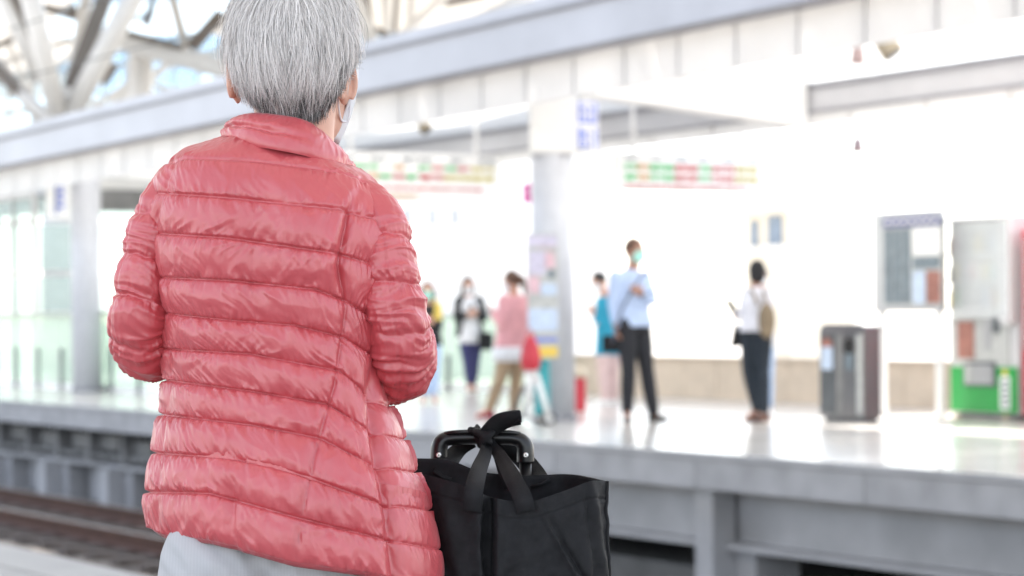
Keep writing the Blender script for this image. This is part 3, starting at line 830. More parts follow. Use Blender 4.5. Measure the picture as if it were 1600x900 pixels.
def bins():
    Y = 14.9
    xa, xb = XatY(1280, Y), XatY(1350, Y); zt = ZatY(1325, 506, Y)
    t = thing('recycling_bin', 'stainless steel recycling bin with dark doors beside the notice board', 'bin', ((xa + xb) / 2, Y, 0))
    prof = []
    for a in np.linspace(math.pi, math.pi / 2, 8): prof.append((xa + .09 + .09 * math.cos(a), zt - .09 + .09 * math.sin(a)))
    for a in np.linspace(math.pi / 2, 0, 8): prof.append((xb - .05 + .05 * math.cos(a), zt - .05 + .05 * math.sin(a)))
    prof = [(xa, .04)] + prof + [(xb, .04)]
    MB().loft([[(x, y, z) for x, z in prof] for y in (Y, Y + .2)]).build('case', 'bin_steel', t)
    MB().box((xa + .03, Y + .03, 0), (xb - .03, Y + .18, .04)).build('plinth', 'dark_metal', t)
    w = (xb - xa)
    for k, (a, b, m) in enumerate(((.03, .38, 'dark_metal'), (.40, .54, 'conduit'), (.56, .84, 'bin_steel'), (.86, .97, 'pale_print'))):
        d = MB().box((xa + w * a, Y - .02, .07), (xa + w * b, Y - .002, zt - .1)).build('door', m, t, bevel=.006)
        if k in (0, 2):
            MB().cyl(((xa + w * (a + b) / 2), Y - .024, zt - .22), ((xa + w * (a + b) / 2), Y - .021, zt - .22), .085, n=24).build('opening', 'lens_dark' if k else 'brown_print', d)
            MB().box((xa + w * (a + .05), Y - .026, .5), (xa + w * (b - .05), Y - .021, .72 if k == 0 else .66)).build('sticker', 'paleblue_print' if k == 0 else 'slate_print', d)
bins()
def poster_stand():
    t_ = 23.6
    c = P(848, 463, t_)
    t = thing('poster_banner', 'tall colourful poster banner fixed to the middle column', 'poster', (c[0], c[1], 0))
    ex = RGT0 * (24 / FPX * t_); ez = Z3 * (98 / FPX * t_)
    MB().obox(c, ex, FWD * .012, ez).build('panel', 'pale_print', t)
    f = c - FWD * .013
    blocks = [('lilac_print', [(-.95, .95, .80, .97), (-.9, .2, .35, .72)]), ('pink_print', [(-.95, -.2, .05, .32), (.1, .8, .45, .70), (-.3, .9, .78, .795)]),
              ('slate_print', [(.35, .75, .28, .42)]), ('paleblue_print', [(-.95, .95, -.55, -.2), (-.1, .9, .02, .2)]), ('blue_print', [(-.95, .95, -.72, -.66)]),
              ('yellow_print', [(-.95, .95, -.97, -.80)])]
    for m, rc in blocks:
        for r_ in rc: strokes(MB(), f, ex, ez, -FWD, [r_]).build('printed_block', m, t)
    for k in (-.6, .6):
        MB().obox(c + ez * k + FWD * .11, RGT0 * .03, FWD * .098, Z3 * .015).build('bracket', 'metal', t)
poster_stand()
def red_bin():
    c = P(905, 640, 26.6); c[2] = 0
    t = thing('red_canister', 'small red canister with a cream lid standing right of the middle column', 'canister', tuple(c))
    MB().tube([c, c + Z3 * .02, c + Z3 * .35, c + Z3 * .36], [.068, .075, .075, .07], 24).build('body', 'red_paint', t, smooth=False)
    MB().tube([c + Z3 * .362, c + Z3 * .42, c + Z3 * .47, c + Z3 * .49], [.085, .09, .06, .015], 24).build('lid', 'cream_plastic', t, smooth=True)
red_bin()
def luggage_cart():
    B = lambda px, py, d=0.0: P(px, py + 9 * (py > 600), 23.2 + d * .5)
    t = thing('luggage_cart', 'white framed folding luggage cart behind the woman in pink', 'cart', tuple(B(828, 650)))
    def tb(a, b, r, m='white_plastic', nm='frame_tube'): MB().tube([a, b], r, 10).build(nm, m, t, smooth=True)
    tb(B(826, 572), B(827, 622), .035); tb(B(838, 585), B(858, 645), .03); tb(B(826, 590), B(800, 640), .018, 'dark_metal')
    tb(B(838, 585, .2), B(815, 645, .2), .02, 'metal'); tb(B(800, 640), B(858, 645), .014, 'metal'); tb(B(826, 574), B(838, 586), .03)
    tb(B(800, 640), B(806, 640, .3), .012, 'metal'); tb(B(858, 645), B(852, 643, .3), .012, 'metal'); tb(B(827, 622), B(826, 642), .02)
    for (px, d) in ((797, 0), (858, 0), (804, .3), (850, .3)):
        c = B(px, 641, d); c[2] = .06
        w = MB().tube([c - FWD * .018, c + FWD * .018], .06, 20).build('wheel', 'rubber', t)
        MB().tube([c - FWD * .021, c + FWD * .021], .035, 16).build('hub', 'white_plastic', w)
    c = B(829, 552, -.05)
    bag = MB(); ex = RGT0 * .1; 
    rings = []
    for z, s in ((-.165, .55), (-.15, .85), (-.05, 1.0), (.05, .85), (.13, .5), (.17, .25)):
        a = np.arange(20) / 20 * 2 * np.pi
        rings.append(c + Z3 * z + np.outer(np.cos(a) * .1 * s, RGT0) + np.outer(np.sin(a) * .07 * s, FWD))
    bag.loft(rings)
    b = thing('red_bag', 'bright red bag hanging on the white luggage cart', 'bag', tuple(c - Z3 * .17))
    bag.build('sack', 'red_paint', b, smooth=True)
    MB().tube([c + Z3 * .16 - RGT0 * .03, c + Z3 * .24, c + Z3 * .16 + RGT0 * .03], .01, 8).build('handle', 'red_paint', b)
    s = P(847, 590, 23.74)
    sc = thing('teal_suitcase', 'teal suitcase half hidden behind the white luggage cart', 'suitcase', (s[0], s[1], 0))
    MB().obox((s[0], s[1], .34), RGT0 * .075, FWD * .07, Z3 * .28).build('shell', mat('teal_shell', (.03, .33, .36), .4), sc, bevel=.03)
    for a in (-.07, .07):
        MB().cyl((s[0] + a, s[1] - .02, .03), (s[0] + a, s[1] + .02, .03), .03, n=14).build('wheel', 'rubber', sc)
luggage_cart()

# ================================================================== PEOPLE ON THE FAR PLATFORM
CLOTH = {}
def cloth(name, c, rough=0.8):
    if name not in CLOTH: CLOTH[name] = mat(name, c, rough, var=0.12, vscale=12, bump=0.15, bscale=30)
    return CLOTH[name]

def unit(v):
    v = np.array(v, float); return v / (np.linalg.norm(v) + 1e-9)

def hand_shape(mb, wrist, d, palm_n, s=1.0, curl=0.5):
    "palm and five curled fingers; d = pointing direction, palm_n = palm normal"
    d = unit(d); palm_n = unit(np.array(palm_n) - d * np.dot(palm_n, d)); side = np.cross(d, palm_n)
    mb.ell(wrist + d * .045 * s, side * .040 * s, palm_n * .016 * s, d * .055 * s, 12, 8)
    for k, (off, L) in enumerate(((-.030, .066), (-.010, .076), (.010, .072), (.029, .056))):
        b = wrist + d * .08 * s + side * off * s
        p = [b]; dirc = d.copy()
        for q in range(3):
            dirc = unit(dirc * math.cos(curl * .8) + palm_n * math.sin(curl * .8)); p.append(p[-1] + dirc * L * s / 3)
        mb.tube(p, [.0095 * s, .009 * s, .0085 * s, .007 * s], 8)
    b = wrist + d * .025 * s - side * .034 * s
    p = [b, b - side * .022 * s + d * .022 * s + palm_n * .008 * s, b - side * .024 * s + d * .052 * s + palm_n * .02 * s]
    mb.tube(p, [.013 * s, .011 * s, .009 * s], 8)

def person(label, t_, J, H, face, skin='skin', top=None, top_len=0.10, trousers=None, shoes=None, hair=None, hair_style='short', mask=None,
           sleeve='long', hem=None, cardigan=None, bulk=0.0, group='people waiting on the far platform'):
    G = {k: P(v[0], v[1], t_ + (v[2] if len(v) > 2 else 0.0)) for k, v in J.items()}
    foot = (G['ankle_a'] + G['ankle_b']) / 2; foot[2] = 0
    root = thing('person', label, 'person', tuple(foot), group)
    fd = unit(face[0] * RGT0 + face[1] * FWD); fdn = unit(fd + Z3 * (face[2] if len(face) > 2 else 0)); hs = np.cross(fd, Z3); hup = unit(np.cross(hs, fdn))
    s = H / 1.7
    hc = G['head']; lat = unit(G['shoulder_b'] - G['shoulder_a']); 
    latn = unit(lat - Z3 * np.dot(lat, Z3)); bk = np.cross(Z3, latn)
    chest = (G['shoulder_a'] + G['shoulder_b']) / 2 - Z3 * .10 * s
    hips = (G['hip_a'] + G['hip_b']) / 2
    shw = np.linalg.norm(G['shoulder_b'] - G['shoulder_a']) / 2 + .03 * s
    shw = max(shw, .15 * s); hpw = max(np.linalg.norm(G['hip_b'] - G['hip_a']) / 2 + .085 * s, .14 * s)
    def torso(mb, g, low=0.0, flare=1.0):
        neck = (G['shoulder_a'] + G['shoulder_b']) / 2 + Z3 * .03 * s
        rows = [(hips - Z3 * (.06 + low), hpw * flare, .115), (hips, hpw * (1 + (flare - 1) * .5), .115), (hips * .6 + chest * .4, hpw * .9, .105), (hips * .2 + chest * .8, shw * .93, .115), (chest, shw * .98, .115),
                (chest + Z3 * .06 * s, shw * .86, .10), (neck - Z3 * .005, shw * .5, .078), (neck + Z3 * .03 * s, .06 * s, .06)]
        rings = []
        for c, a, b in rows:
            th = np.arange(24) / 24 * 2 * np.pi
            rings.append(c + np.outer(np.cos(th) * (a + g), latn) + np.outer(np.sin(th) * (b * s + g), bk))
        mb.loft(rings)
    def limb(mb, a, b, c, r, g, upto=1.0, n=14):
        p = [G[a], (G[a] + G[b]) / 2, G[b]]; rr = [r[0], r[1], r[2]]
        if c is not None and upto > 0.5:
            e = G[b] + (G[c] - G[b]) * min(1.0, upto); p += [(G[b] * .6 + e * .4), e]; rr += [r[3], r[4]]
        path = catmull(p, 14); rad = np.interp(np.linspace(0, 1, 14), np.linspace(0, 1, len(rr)), rr) * s + g
        mb.tube(path, rad, n)
        mb.ell(path[-1], X3 * rad[-1], Y3 * rad[-1], Z3 * rad[-1], 10, 6); mb.ell(path[0], X3 * rad[0], Y3 * rad[0], Z3 * rad[0], 10, 6)
    ARM = (.05, .046, .040, .038, .028); LEG = (.085, .075, .055, .055, .040)
    body = MB()
    torso(body, 0.0)
    for q in 'ab':
        limb(body, 'shoulder_' + q, 'elbow_' + q, 'wrist_' + q, ARM, 0)
        limb(body, 'hip_' + q, 'knee_' + q, 'ankle_' + q, LEG, 0)
        fdv = G['wrist_' + q] - G['elbow_' + q]
        hand_shape(body, G['wrist_' + q], fdv, unit(chest - G['wrist_' + q]), s * 1.05, .5)
        ft = G['ankle_' + q].copy(); toe = G['toe_' + q]
        body.tube([ft - unit(toe - ft) * .04, (ft + toe) / 2 - Z3 * .02, toe], [.035, .032, .025], 10)
    body.tube([chest + Z3 * .08 * s, G['neck'], hc - hup * .05], [.07 * s, .06 * s, .06 * s], 14)
    body.ell(hc, hs * .078 * s, fdn * .097 * s, hup * .116 * s, 20, 14)
    body.ell(hc - hup * .055 * s + fdn * .028 * s, hs * .054 * s, fdn * .058 * s, hup * .062 * s, 16, 10)
    body.ell(hc + fdn * .096 * s - hup * .018 * s, hs * .013 * s, fdn * .018 * s, hup * .022 * s, 8, 6)
    for sg in (-1, 1):
        body.ell(hc + hs * .075 * s * sg - hup * .012 * s, hs * .010 * s, fdn * .020 * s, hup * .032 * s, 10, 8)
    base = WLOC[root.name]
    link_mesh('body', remeshed(body, .011, 3, base), skin, root, True)
    for sg in (-1, 1):
        MB().ell(hc + fdn * .085 * s + hs * .03 * s * sg + hup * .010 * s, hs * .013, fdn * .008, hup * .006, 8, 6).build('eye', 'lens_dark', root, smooth=True)
    MB().tube([hc + fdn * .088 * s - hup * .062 * s - hs * .02, hc + fdn * .092 * s - hup * .062 * s, hc + fdn * .088 * s - hup * .062 * s + hs * .02], .004, 6).build('mouth', 'brown_print', root)
    # clothes
    sh = MB(); torso(sh, .016 + bulk, top_len, 1.08)
    for q in 'ab':
        limb(sh, 'shoulder_' + q, 'elbow_' + q, 'wrist_' + q if sleeve != 'short' else None, ARM, .008 + bulk * .5, .92 if sleeve == 'long' else .55)
    link_mesh('shirt', remeshed(sh, .014, 4, base), top, root, True)
    if hem is not None:
        hm = MB(); c = hips - Z3 * (.06 + top_len)
        th = np.arange(24) / 24 * 2 * np.pi
        hm.loft([c + Z3 * z + np.outer(np.cos(th) * (hpw * 1.08 + .018 + e + bulk), latn) + np.outer(np.sin(th) * (.115 * s + .02 + e + bulk), bk) for z, e in ((-.05, .006), (.02, .006), (.1, .003))])
        hm.build('shirt_hem', hem, root, smooth=True)
    if cardigan is not None:
        cd = MB()
        for q, sg in (('a', -1), ('b', 1)):
            limb(cd, 'shoulder_' + q, 'elbow_' + q, 'wrist_' + q, ARM, .026, .8)
            cc = chest + latn * sg * shw * .62
            cd.tube([cc + Z3 * .14 * s, cc, cc - Z3 * .2, hips + latn * sg * hpw * .8], [.06, .09, .085, .08], 14)
        link_mesh('cardigan', remeshed(cd, .014, 4, base), cardigan, root, True)
    tr = MB()
    th = np.arange(24) / 24 * 2 * np.pi
    tr.loft([c + np.outer(np.cos(th) * a, latn) + np.outer(np.sin(th) * b, bk) for c, a, b in
             ((hips - Z3 * .08 * s, hpw * .96, .12 * s), (hips, hpw + .012, .125 * s), (hips + Z3 * .08, hpw * .94, .115 * s))])
    for q in 'ab':
        limb(tr, 'hip_' + q, 'knee_' + q, 'ankle_' + q, LEG, .016, .97)
    link_mesh('trousers', remeshed(tr, .014, 4, base), trousers, root, True)
    for q in 'ab':
        a = G['ankle_' + q]; toe = G['toe_' + q].copy(); toe[2] = .035
        d = unit((toe - a) * np.array((1, 1, 0))); hl = a - d * .055; hl[2] = .035
        sd = np.cross(d, Z3)
        rings = []
        L = max(np.linalg.norm((toe - hl)[:2]), .2 * s); 
        for f, w, h in ((0, .55, .55), (.08, .85, .9), (.3, .95, 1.0), (.6, 1.1, .72), (.85, .95, .5), (1.0, .45, .35)):
            c = hl + d * L * f; c[2] = 0
            ang = np.arange(14) / 14 * 2 * np.pi
            zz = np.maximum(np.sin(ang), -0.0) * .085 * h
            rings.append(c + np.outer(np.cos(ang) * .042 * w, sd) + np.outer(zz + np.where(np.sin(ang) < 0, .0, 0) + .002, Z3))
        MB().loft(rings).build('shoe', shoes, root, smooth=True)
    if hair is not None:
        hb = MB()
        hb.ell(hc + hup * .022 * s - fdn * .016 * s, hs * .088 * s, fdn * .100 * s, hup * .110 * s, 20, 14)
        if hair_style == 'long':
            hb.tube(catmull([hc - fdn * .03 * s, hc - fdn * .075 * s - hup * .08 * s, hc - fdn * .075 * s - hup * .2 * s, hc - fdn * .05 * s - hup * .3 * s], 12), [.085, .08, .075, .07, .07, .068, .065, .06, .055, .05, .04, .025], 14, flat=(1, .7), up=hs)
            for sg in (-1, 1):
                hb.tube(catmull([hc + hs * sg * .07 * s + hup * .03, hc + hs * sg * .082 * s - hup * .08 * s, hc + hs * sg * .075 * s - hup * .22 * s], 8), [.03, .034, .034, .032, .03, .026, .02, .012], 10)
        if hair_style == 'pony':
            hb.tube(catmull([hc - fdn * .07 * s + hup * .03, hc - fdn * .125 * s, hc - fdn * .14 * s - hup * .08 * s, hc - fdn * .13 * s - hup * .19 * s], 10), [.03, .036, .04, .04, .038, .034, .03, .025, .018, .01], 12)
        hm_ = hb
        if hair_style == 'scarf':
            hb.ell(hc - hup * .03 * s - fdn * .02, hs * .088 * s, fdn * .09 * s, hup * .10 * s, 20, 12)
        me = remeshed(hm_, .009, 4, base)
        # cut the face opening: push hair in front of the face back inside the head
        co = np.empty(len(me.vertices) * 3); me.vertices.foreach_get('co', co); co = co.reshape(-1, 3)
        rel = co + base - hc
        fz = rel @ fdn; uz = rel @ hup
        lim = (.035 if hair_style != 'short' else .055) * s
        face_m = (fz > lim) & (uz < .06 * s)
        co[face_m] -= np.outer((fz[face_m] - lim) * .95, fdn)
        low = (uz < -.03 * s) & (hair_style == 'short')
        co[low] = co[low] * .0 + (hc - base) + (rel[low]) * .88
        if hair_style != 'scarf':
            nz = pnoise(co[:, 0] * 60 + co[:, 1] * 40, co[:, 2] * 14, 5)
            co += unit_rows(rel) * (nz * .005)[:, None]
        me.vertices.foreach_set('co', co.ravel()); me.update()
        link_mesh('headscarf' if hair_style == 'scarf' else 'hair', me, hair, root, True)
    if mask is not None:
        mk = MB()
        rows = []
        for k in range(9):
            v = k / 8.0
            row = []
            for j in range(13):
                a = (-1 + 2 * j / 12.0) * 1.35
                rr = .079 - .01 * abs(v - .5)
                p = hc + hs * math.sin(a) * .072 * s + fdn * (math.cos(a) * .098 + .012 * math.cos(a) ** 2) * s + hup * (-.005 - v * .105 + .01 * abs(math.sin(a))) * s
                row.append(p)
            rows.append(row)
        vs = [p for r in rows for p in r]; fs = [(i * 13 + j, i * 13 + j + 1, (i + 1) * 13 + j + 1, (i + 1) * 13 + j) for i in range(8) for j in range(12)]
        mk._add(vs, fs)
        o = mk.build('face_mask', mask, root, smooth=True)
        sd_ = o.modifiers.new('thick', 'SOLIDIFY'); sd_.thickness = .004
    return root, G, dict(fd=fd, hs=hs, lat=latn, bk=bk, hips=hips, chest=chest, s=s, hpw=hpw, shw=shw)

def unit_rows(a):
    return a / (np.linalg.norm(a, axis=1)[:, None] + 1e-9)

def phone(c, d, label, up=None):
    u = unit(d); n_ = unit(np.cross(u, RGT0)) if up is None else unit(up)
    sd = np.cross(u, n_)
    t = thing('phone', label, 'phone', tuple(c), 'phones in hands')
    MB().obox(c, sd * .036, n_ * .005, u * .072).build('case', 'black_plastic', t, bevel=.004)
    MB().obox(c + n_ * .0062, sd * .032, n_ * .001, u * .066).build('screen', 'slate_print', t)

C = cloth
brown = mat('brown_hair', (0.10, 0.045, 0.025), .5, var=.3, vscale=40)
dark = mat('dark_hair', (0.018, 0.014, 0.013), .45, var=.3, vscale=40)
darkb = mat('dark_brown_hair', (0.045, 0.024, 0.016), .45, var=.3, vscale=40)

# tall man
r, G, q = person('tall man in pale blue shirt and black trousers with a teal face mask', 23.8, {
    'head': (992, 392), 'neck': (990, 414), 'shoulder_a': (961, 430, -.05), 'shoulder_b': (1008, 431, .08), 'elbow_a': (957, 474, -.08), 'elbow_b': (1020, 470, .0), 'wrist_a': (961, 507, -.12), 'wrist_b': (1003, 459, -.16),
    'hip_a': (977, 505, -.05), 'hip_b': (1001, 505, .06), 'knee_a': (982, 577, -.06), 'knee_b': (1010, 577, .05), 'ankle_a': (980, 643, -.06), 'ankle_b': (1021, 646, .05), 'toe_a': (981, 660, -.28), 'toe_b': (1042, 658, -.02)},
    1.80, (.75, -.6), 'skin_dark', C('pale_blue_shirt', (.42, .52, .72)), -.02, C('black_trousers', (.012, .013, .018)), M['rubber'], brown, 'short', 'mask_teal')
st = catmull([G['shoulder_b'] + Z3 * .05 - FWD * .05, q['chest'] - FWD * .17 + RGT0 * .04, q['hips'] + Z3 * .12 - RGT0 * .12 - FWD * .17, P(957, 535, 23.6)], 14)
bt = thing('shoulder_bag', 'small black bag on a grey strap at the hip of the tall man', 'bag', tuple(P(955, 548, 23.6)), 'bags carried on the far platform')
MB().tube(st, .014, 8, flat=(1, .5)).build('strap', C('grey_strap', (.12, .13, .18)), bt, smooth=True)
MB().obox(P(955, 537, 23.75), RGT0 * .09, FWD * .05, Z3 * .085).build('pouch', 'black_fabric', bt, bevel=.02)
phone(G['wrist_b'] + RGT0 * .07 - FWD * .05, unit(RGT0 - FWD * .3 + Z3 * .3), 'phone held by the tall man in the pale blue shirt', Z3)

# youth in teal shirt
r, G, q = person('young man in teal shirt and pale pink trousers looking down at a phone', 28.4, {
    'head': (936, 440), 'neck': (944, 458), 'shoulder_a': (938, 470, -.08), 'shoulder_b': (959, 470, .12), 'elbow_a': (934, 504, -.14), 'elbow_b': (958, 506, .1), 'wrist_a': (926, 488, -.1), 'wrist_b': (932, 494, .05),
    'hip_a': (943, 543, -.06), 'hip_b': (957, 543, .08), 'knee_a': (943, 585, -.06), 'knee_b': (957, 586, .08), 'ankle_a': (946, 622, -.06), 'ankle_b': (959, 622, .08), 'toe_a': (934, 630, -.06), 'toe_b': (948, 630, .08)},
    1.58, (-.95, -.25, -.45), 'skin', C('teal_shirt', (.02, .28, .42)), .03, C('pale_pink_trousers', (.62, .46, .44)), M['white_plastic'], dark, 'short', 'mask_white', sleeve='half')
phone(G['wrist_a'] - RGT0 * .05 + Z3 * .02, unit(-RGT0 + Z3 * .5), 'phone held by the young man in the teal shirt', Z3)

# woman in pink shirt
r, G, q = person('woman in pink shirt, beige trousers and red shoes with brown hair', 25.0, {
    'head': (799, 440), 'neck': (803, 459), 'shoulder_a': (788, 470, -.06), 'shoulder_b': (822, 470, .04), 'elbow_a': (786, 506, -.12), 'elbow_b': (828, 512, .02), 'wrist_a': (772, 490, -.02), 'wrist_b': (826, 545, -.05),
    'hip_a': (793, 545, -.04), 'hip_b': (811, 545, .06), 'knee_a': (780, 596, -.06), 'knee_b': (806, 598, .06), 'ankle_a': (765, 637, -.02), 'ankle_b': (803, 640, .1), 'toe_a': (744, 651, -.05), 'toe_b': (789, 650, .1)},
    1.55, (-.9, .3, -.2), 'skin', C('pink_shirt', (.70, .34, .36)), .02, C('beige_trousers', (.38, .27, .17)), C('red_shoes', (.28, .02, .05)), brown, 'pony', 'mask_white', bulk=.035, hem=C('white_cotton', (.72, .72, .74)))
phone(G['wrist_a'] - RGT0 * .06 + Z3 * .03, unit(-RGT0 + Z3 * .6), 'phone held by the woman in pink', Z3)

# woman with black cardigan
r, G, q = person('woman in white top and black cardigan with navy trousers and white mask', 33.0, {
    'head': (731, 446), 'neck': (732, 461), 'shoulder_a': (718, 470, -.02), 'shoulder_b': (748, 470, .02), 'elbow_a': (715, 497, -.06), 'elbow_b': (756, 496, -.02), 'wrist_a': (731, 492, -.22), 'wrist_b': (744, 490, -.22),
    'hip_a': (726, 527, 0), 'hip_b': (744, 527, 0), 'knee_a': (731, 566, -.05), 'knee_b': (742, 566, .05), 'ankle_a': (734, 600, -.04), 'ankle_b': (739, 600, .1), 'toe_a': (732, 611, -.25), 'toe_b': (744, 611, -.1)},
    1.6, (.25, -.95, -.25), 'skin', C('white_cotton', (.72, .72, .74)), .02, C('navy_trousers', (.035, .035, .12)), M['white_plastic'], darkb, 'long', 'mask_white', cardigan=C('black_knit', (.015, .015, .018)))
phone(G['wrist_b'] - FWD * .06 + Z3 * .05 - RGT0 * .05, unit(Z3 - FWD * .5), 'phone held by the woman in the black cardigan', FWD)
hb = thing('handbag', 'dark handbag at the hip of the woman in the black cardigan', 'bag', tuple(P(760, 545, 32.8)), 'bags carried on the far platform')
MB().obox(P(759, 533, 32.8), RGT0 * .10, FWD * .05, Z3 * .12).build('pouch', 'black_fabric', hb, bevel=.03)
MB().tube(catmull([P(752, 522, 32.8), P(752, 490, 32.75), P(750, 468, 32.8)], 8), .012, 8).build('strap', 'black_fabric', hb, smooth=True)

# woman with teal mask by the sleeve
r, G, q = person('long haired woman in black top and pale jeans with teal mask beside the red sleeve', 29.0, {
    'head': (668, 455), 'neck': (668, 472), 'shoulder_a': (654, 483, 0), 'shoulder_b': (684, 483, .02), 'elbow_a': (652, 510, 0), 'elbow_b': (687, 510, -.02), 'wrist_a': (664, 506, -.2), 'wrist_b': (676, 503, -.2),
    'hip_a': (662, 535, 0), 'hip_b': (679, 535, 0), 'knee_a': (663, 580, 0), 'knee_b': (679, 580, 0), 'ankle_a': (662, 618, 0), 'ankle_b': (678, 618, 0), 'toe_a': (659, 628, -.22), 'toe_b': (682, 628, -.22)},
    1.55, (.1, -1.0), 'skin', C('black_knit', (.015, .015, .018)), -.02, C('pale_jeans', (.42, .54, .74)), M['white_plastic'], darkb, 'long', 'mask_teal')
yb = thing('yellow_bag', 'small yellow bag on the shoulder of the woman beside the red sleeve', 'bag', tuple(P(684, 500, 28.8)), 'bags carried on the far platform')
MB().obox(P(685, 487, 28.75), RGT0 * .045, FWD * .04, Z3 * .10).build('pouch', 'yellow_print', yb, bevel=.02)
MB().tube(catmull([P(685, 474, 28.75), P(679, 468, 28.85), P(676, 474, 28.9)], 8), .01, 8).build('strap', 'yellow_print', yb, smooth=True)

# person hidden behind the woman in the headscarf
person('person in pale blue jeans mostly hidden behind the woman in the black headscarf', 25.2, {
    'head': (1190, 432), 'neck': (1191, 451), 'shoulder_a': (1176, 462, 0), 'shoulder_b': (1203, 462, .03), 'elbow_a': (1176, 492, -.05), 'elbow_b': (1203, 494, 0), 'wrist_a': (1182, 505, -.2), 'wrist_b': (1198, 508, -.2),
    'hip_a': (1184, 530, 0), 'hip_b': (1199, 530, .03), 'knee_a': (1186, 590, 0), 'knee_b': (1200, 590, .03), 'ankle_a': (1188, 634, 0), 'ankle_b': (1201, 636, .03), 'toe_a': (1186, 648, -.2), 'toe_b': (1202, 648, -.18)},
    1.4, (0, -1.0), 'skin', C('white_cotton', (.72, .72, .74)), .02, C('pale_jeans', (.42, .54, .74)), M['white_plastic'], dark, 'short', 'mask_white')

# woman in headscarf
r, G, q = person('woman in black headscarf, white shirt and dark jeans seen from behind', 23.5, {
    'head': (1182, 425), 'neck': (1181, 444), 'shoulder_a': (1166, 457, .05), 'shoulder_b': (1198, 457, -.05), 'elbow_a': (1160, 487, .1), 'elbow_b': (1203, 490, -.05), 'wrist_a': (1152, 493, .22), 'wrist_b': (1193, 500, .18),
    'hip_a': (1172, 512, .03), 'hip_b': (1193, 512, -.05), 'knee_a': (1170, 578, .05), 'knee_b': (1192, 576, -.04), 'ankle_a': (1183, 638, .06), 'ankle_b': (1194, 642, -.05), 'toe_a': (1164, 656, .12), 'toe_b': (1182, 660, 0)},
    1.6, (-.3, .95), 'skin_dark', C('white_shirt', (.66, .66, .72)), -.02, C('dark_jeans', (.010, .017, .027)), C('brown_shoes', (.10, .05, .04)), C('black_scarf', (.012, .012, .014)), 'scarf', None)
bp_ = thing('backpack', 'olive backpack on the back of the woman in the black headscarf', 'backpack', tuple(P(1198, 525, 23.2)))
MB().ell(P(1198, 501, 23.24), RGT0 * .085, FWD * .075, Z3 * .175, 20, 14).build('pack', C('olive_canvas', (.19, .145, .095)), bp_, smooth=True)
MB().obox(P(1199, 512, 23.14), RGT0 * .065, FWD * .03, Z3 * .07).build('front_pocket', C('olive_canvas', (.19, .145, .095)), bp_, bevel=.02)
for k in (-1, 1):
    MB().tube(catmull([P(1192 + 7 * k, 477, 23.3), P(1184 + 9 * k, 455, 23.4), P(1182 + 11 * k, 452, 23.5)], 8), .014, 8).build('strap', C('olive_canvas', (.19, .145, .095)), bp_, smooth=True)
hb = thing('handbag', 'black handbag hanging at the arm of the woman in the black headscarf', 'bag', tuple(P(1149, 543, 23.7)), 'bags carried on the far platform')
MB().hexa([P(1140, 543, 23.65), P(1160, 541, 23.65), P(1160, 541, 23.75), P(1140, 543, 23.75)], [P(1147, 508, 23.66), P(1162, 508, 23.66), P(1162, 508, 23.74), P(1147, 508, 23.74)]).build('pouch', 'black_fabric', hb, bevel=.012)
MB().tube(catmull([P(1148, 508, 23.7), P(1153, 493, 23.7), P(1160, 508, 23.7)], 8), .009, 8).build('handle', 'black_fabric', hb, smooth=True)
phone(P(1143, 478, 23.7), unit(-RGT0 * .6 + Z3), 'phone raised by the woman in the black headscarf', FWD)

# ================================================================== WOMAN IN THE RED JACKET
LB = W(455, 492, 0.0); LB[2] = 0.0
lady = thing('person', 'grey haired woman in a red quilted jacket seen from behind', 'person', tuple(LB))

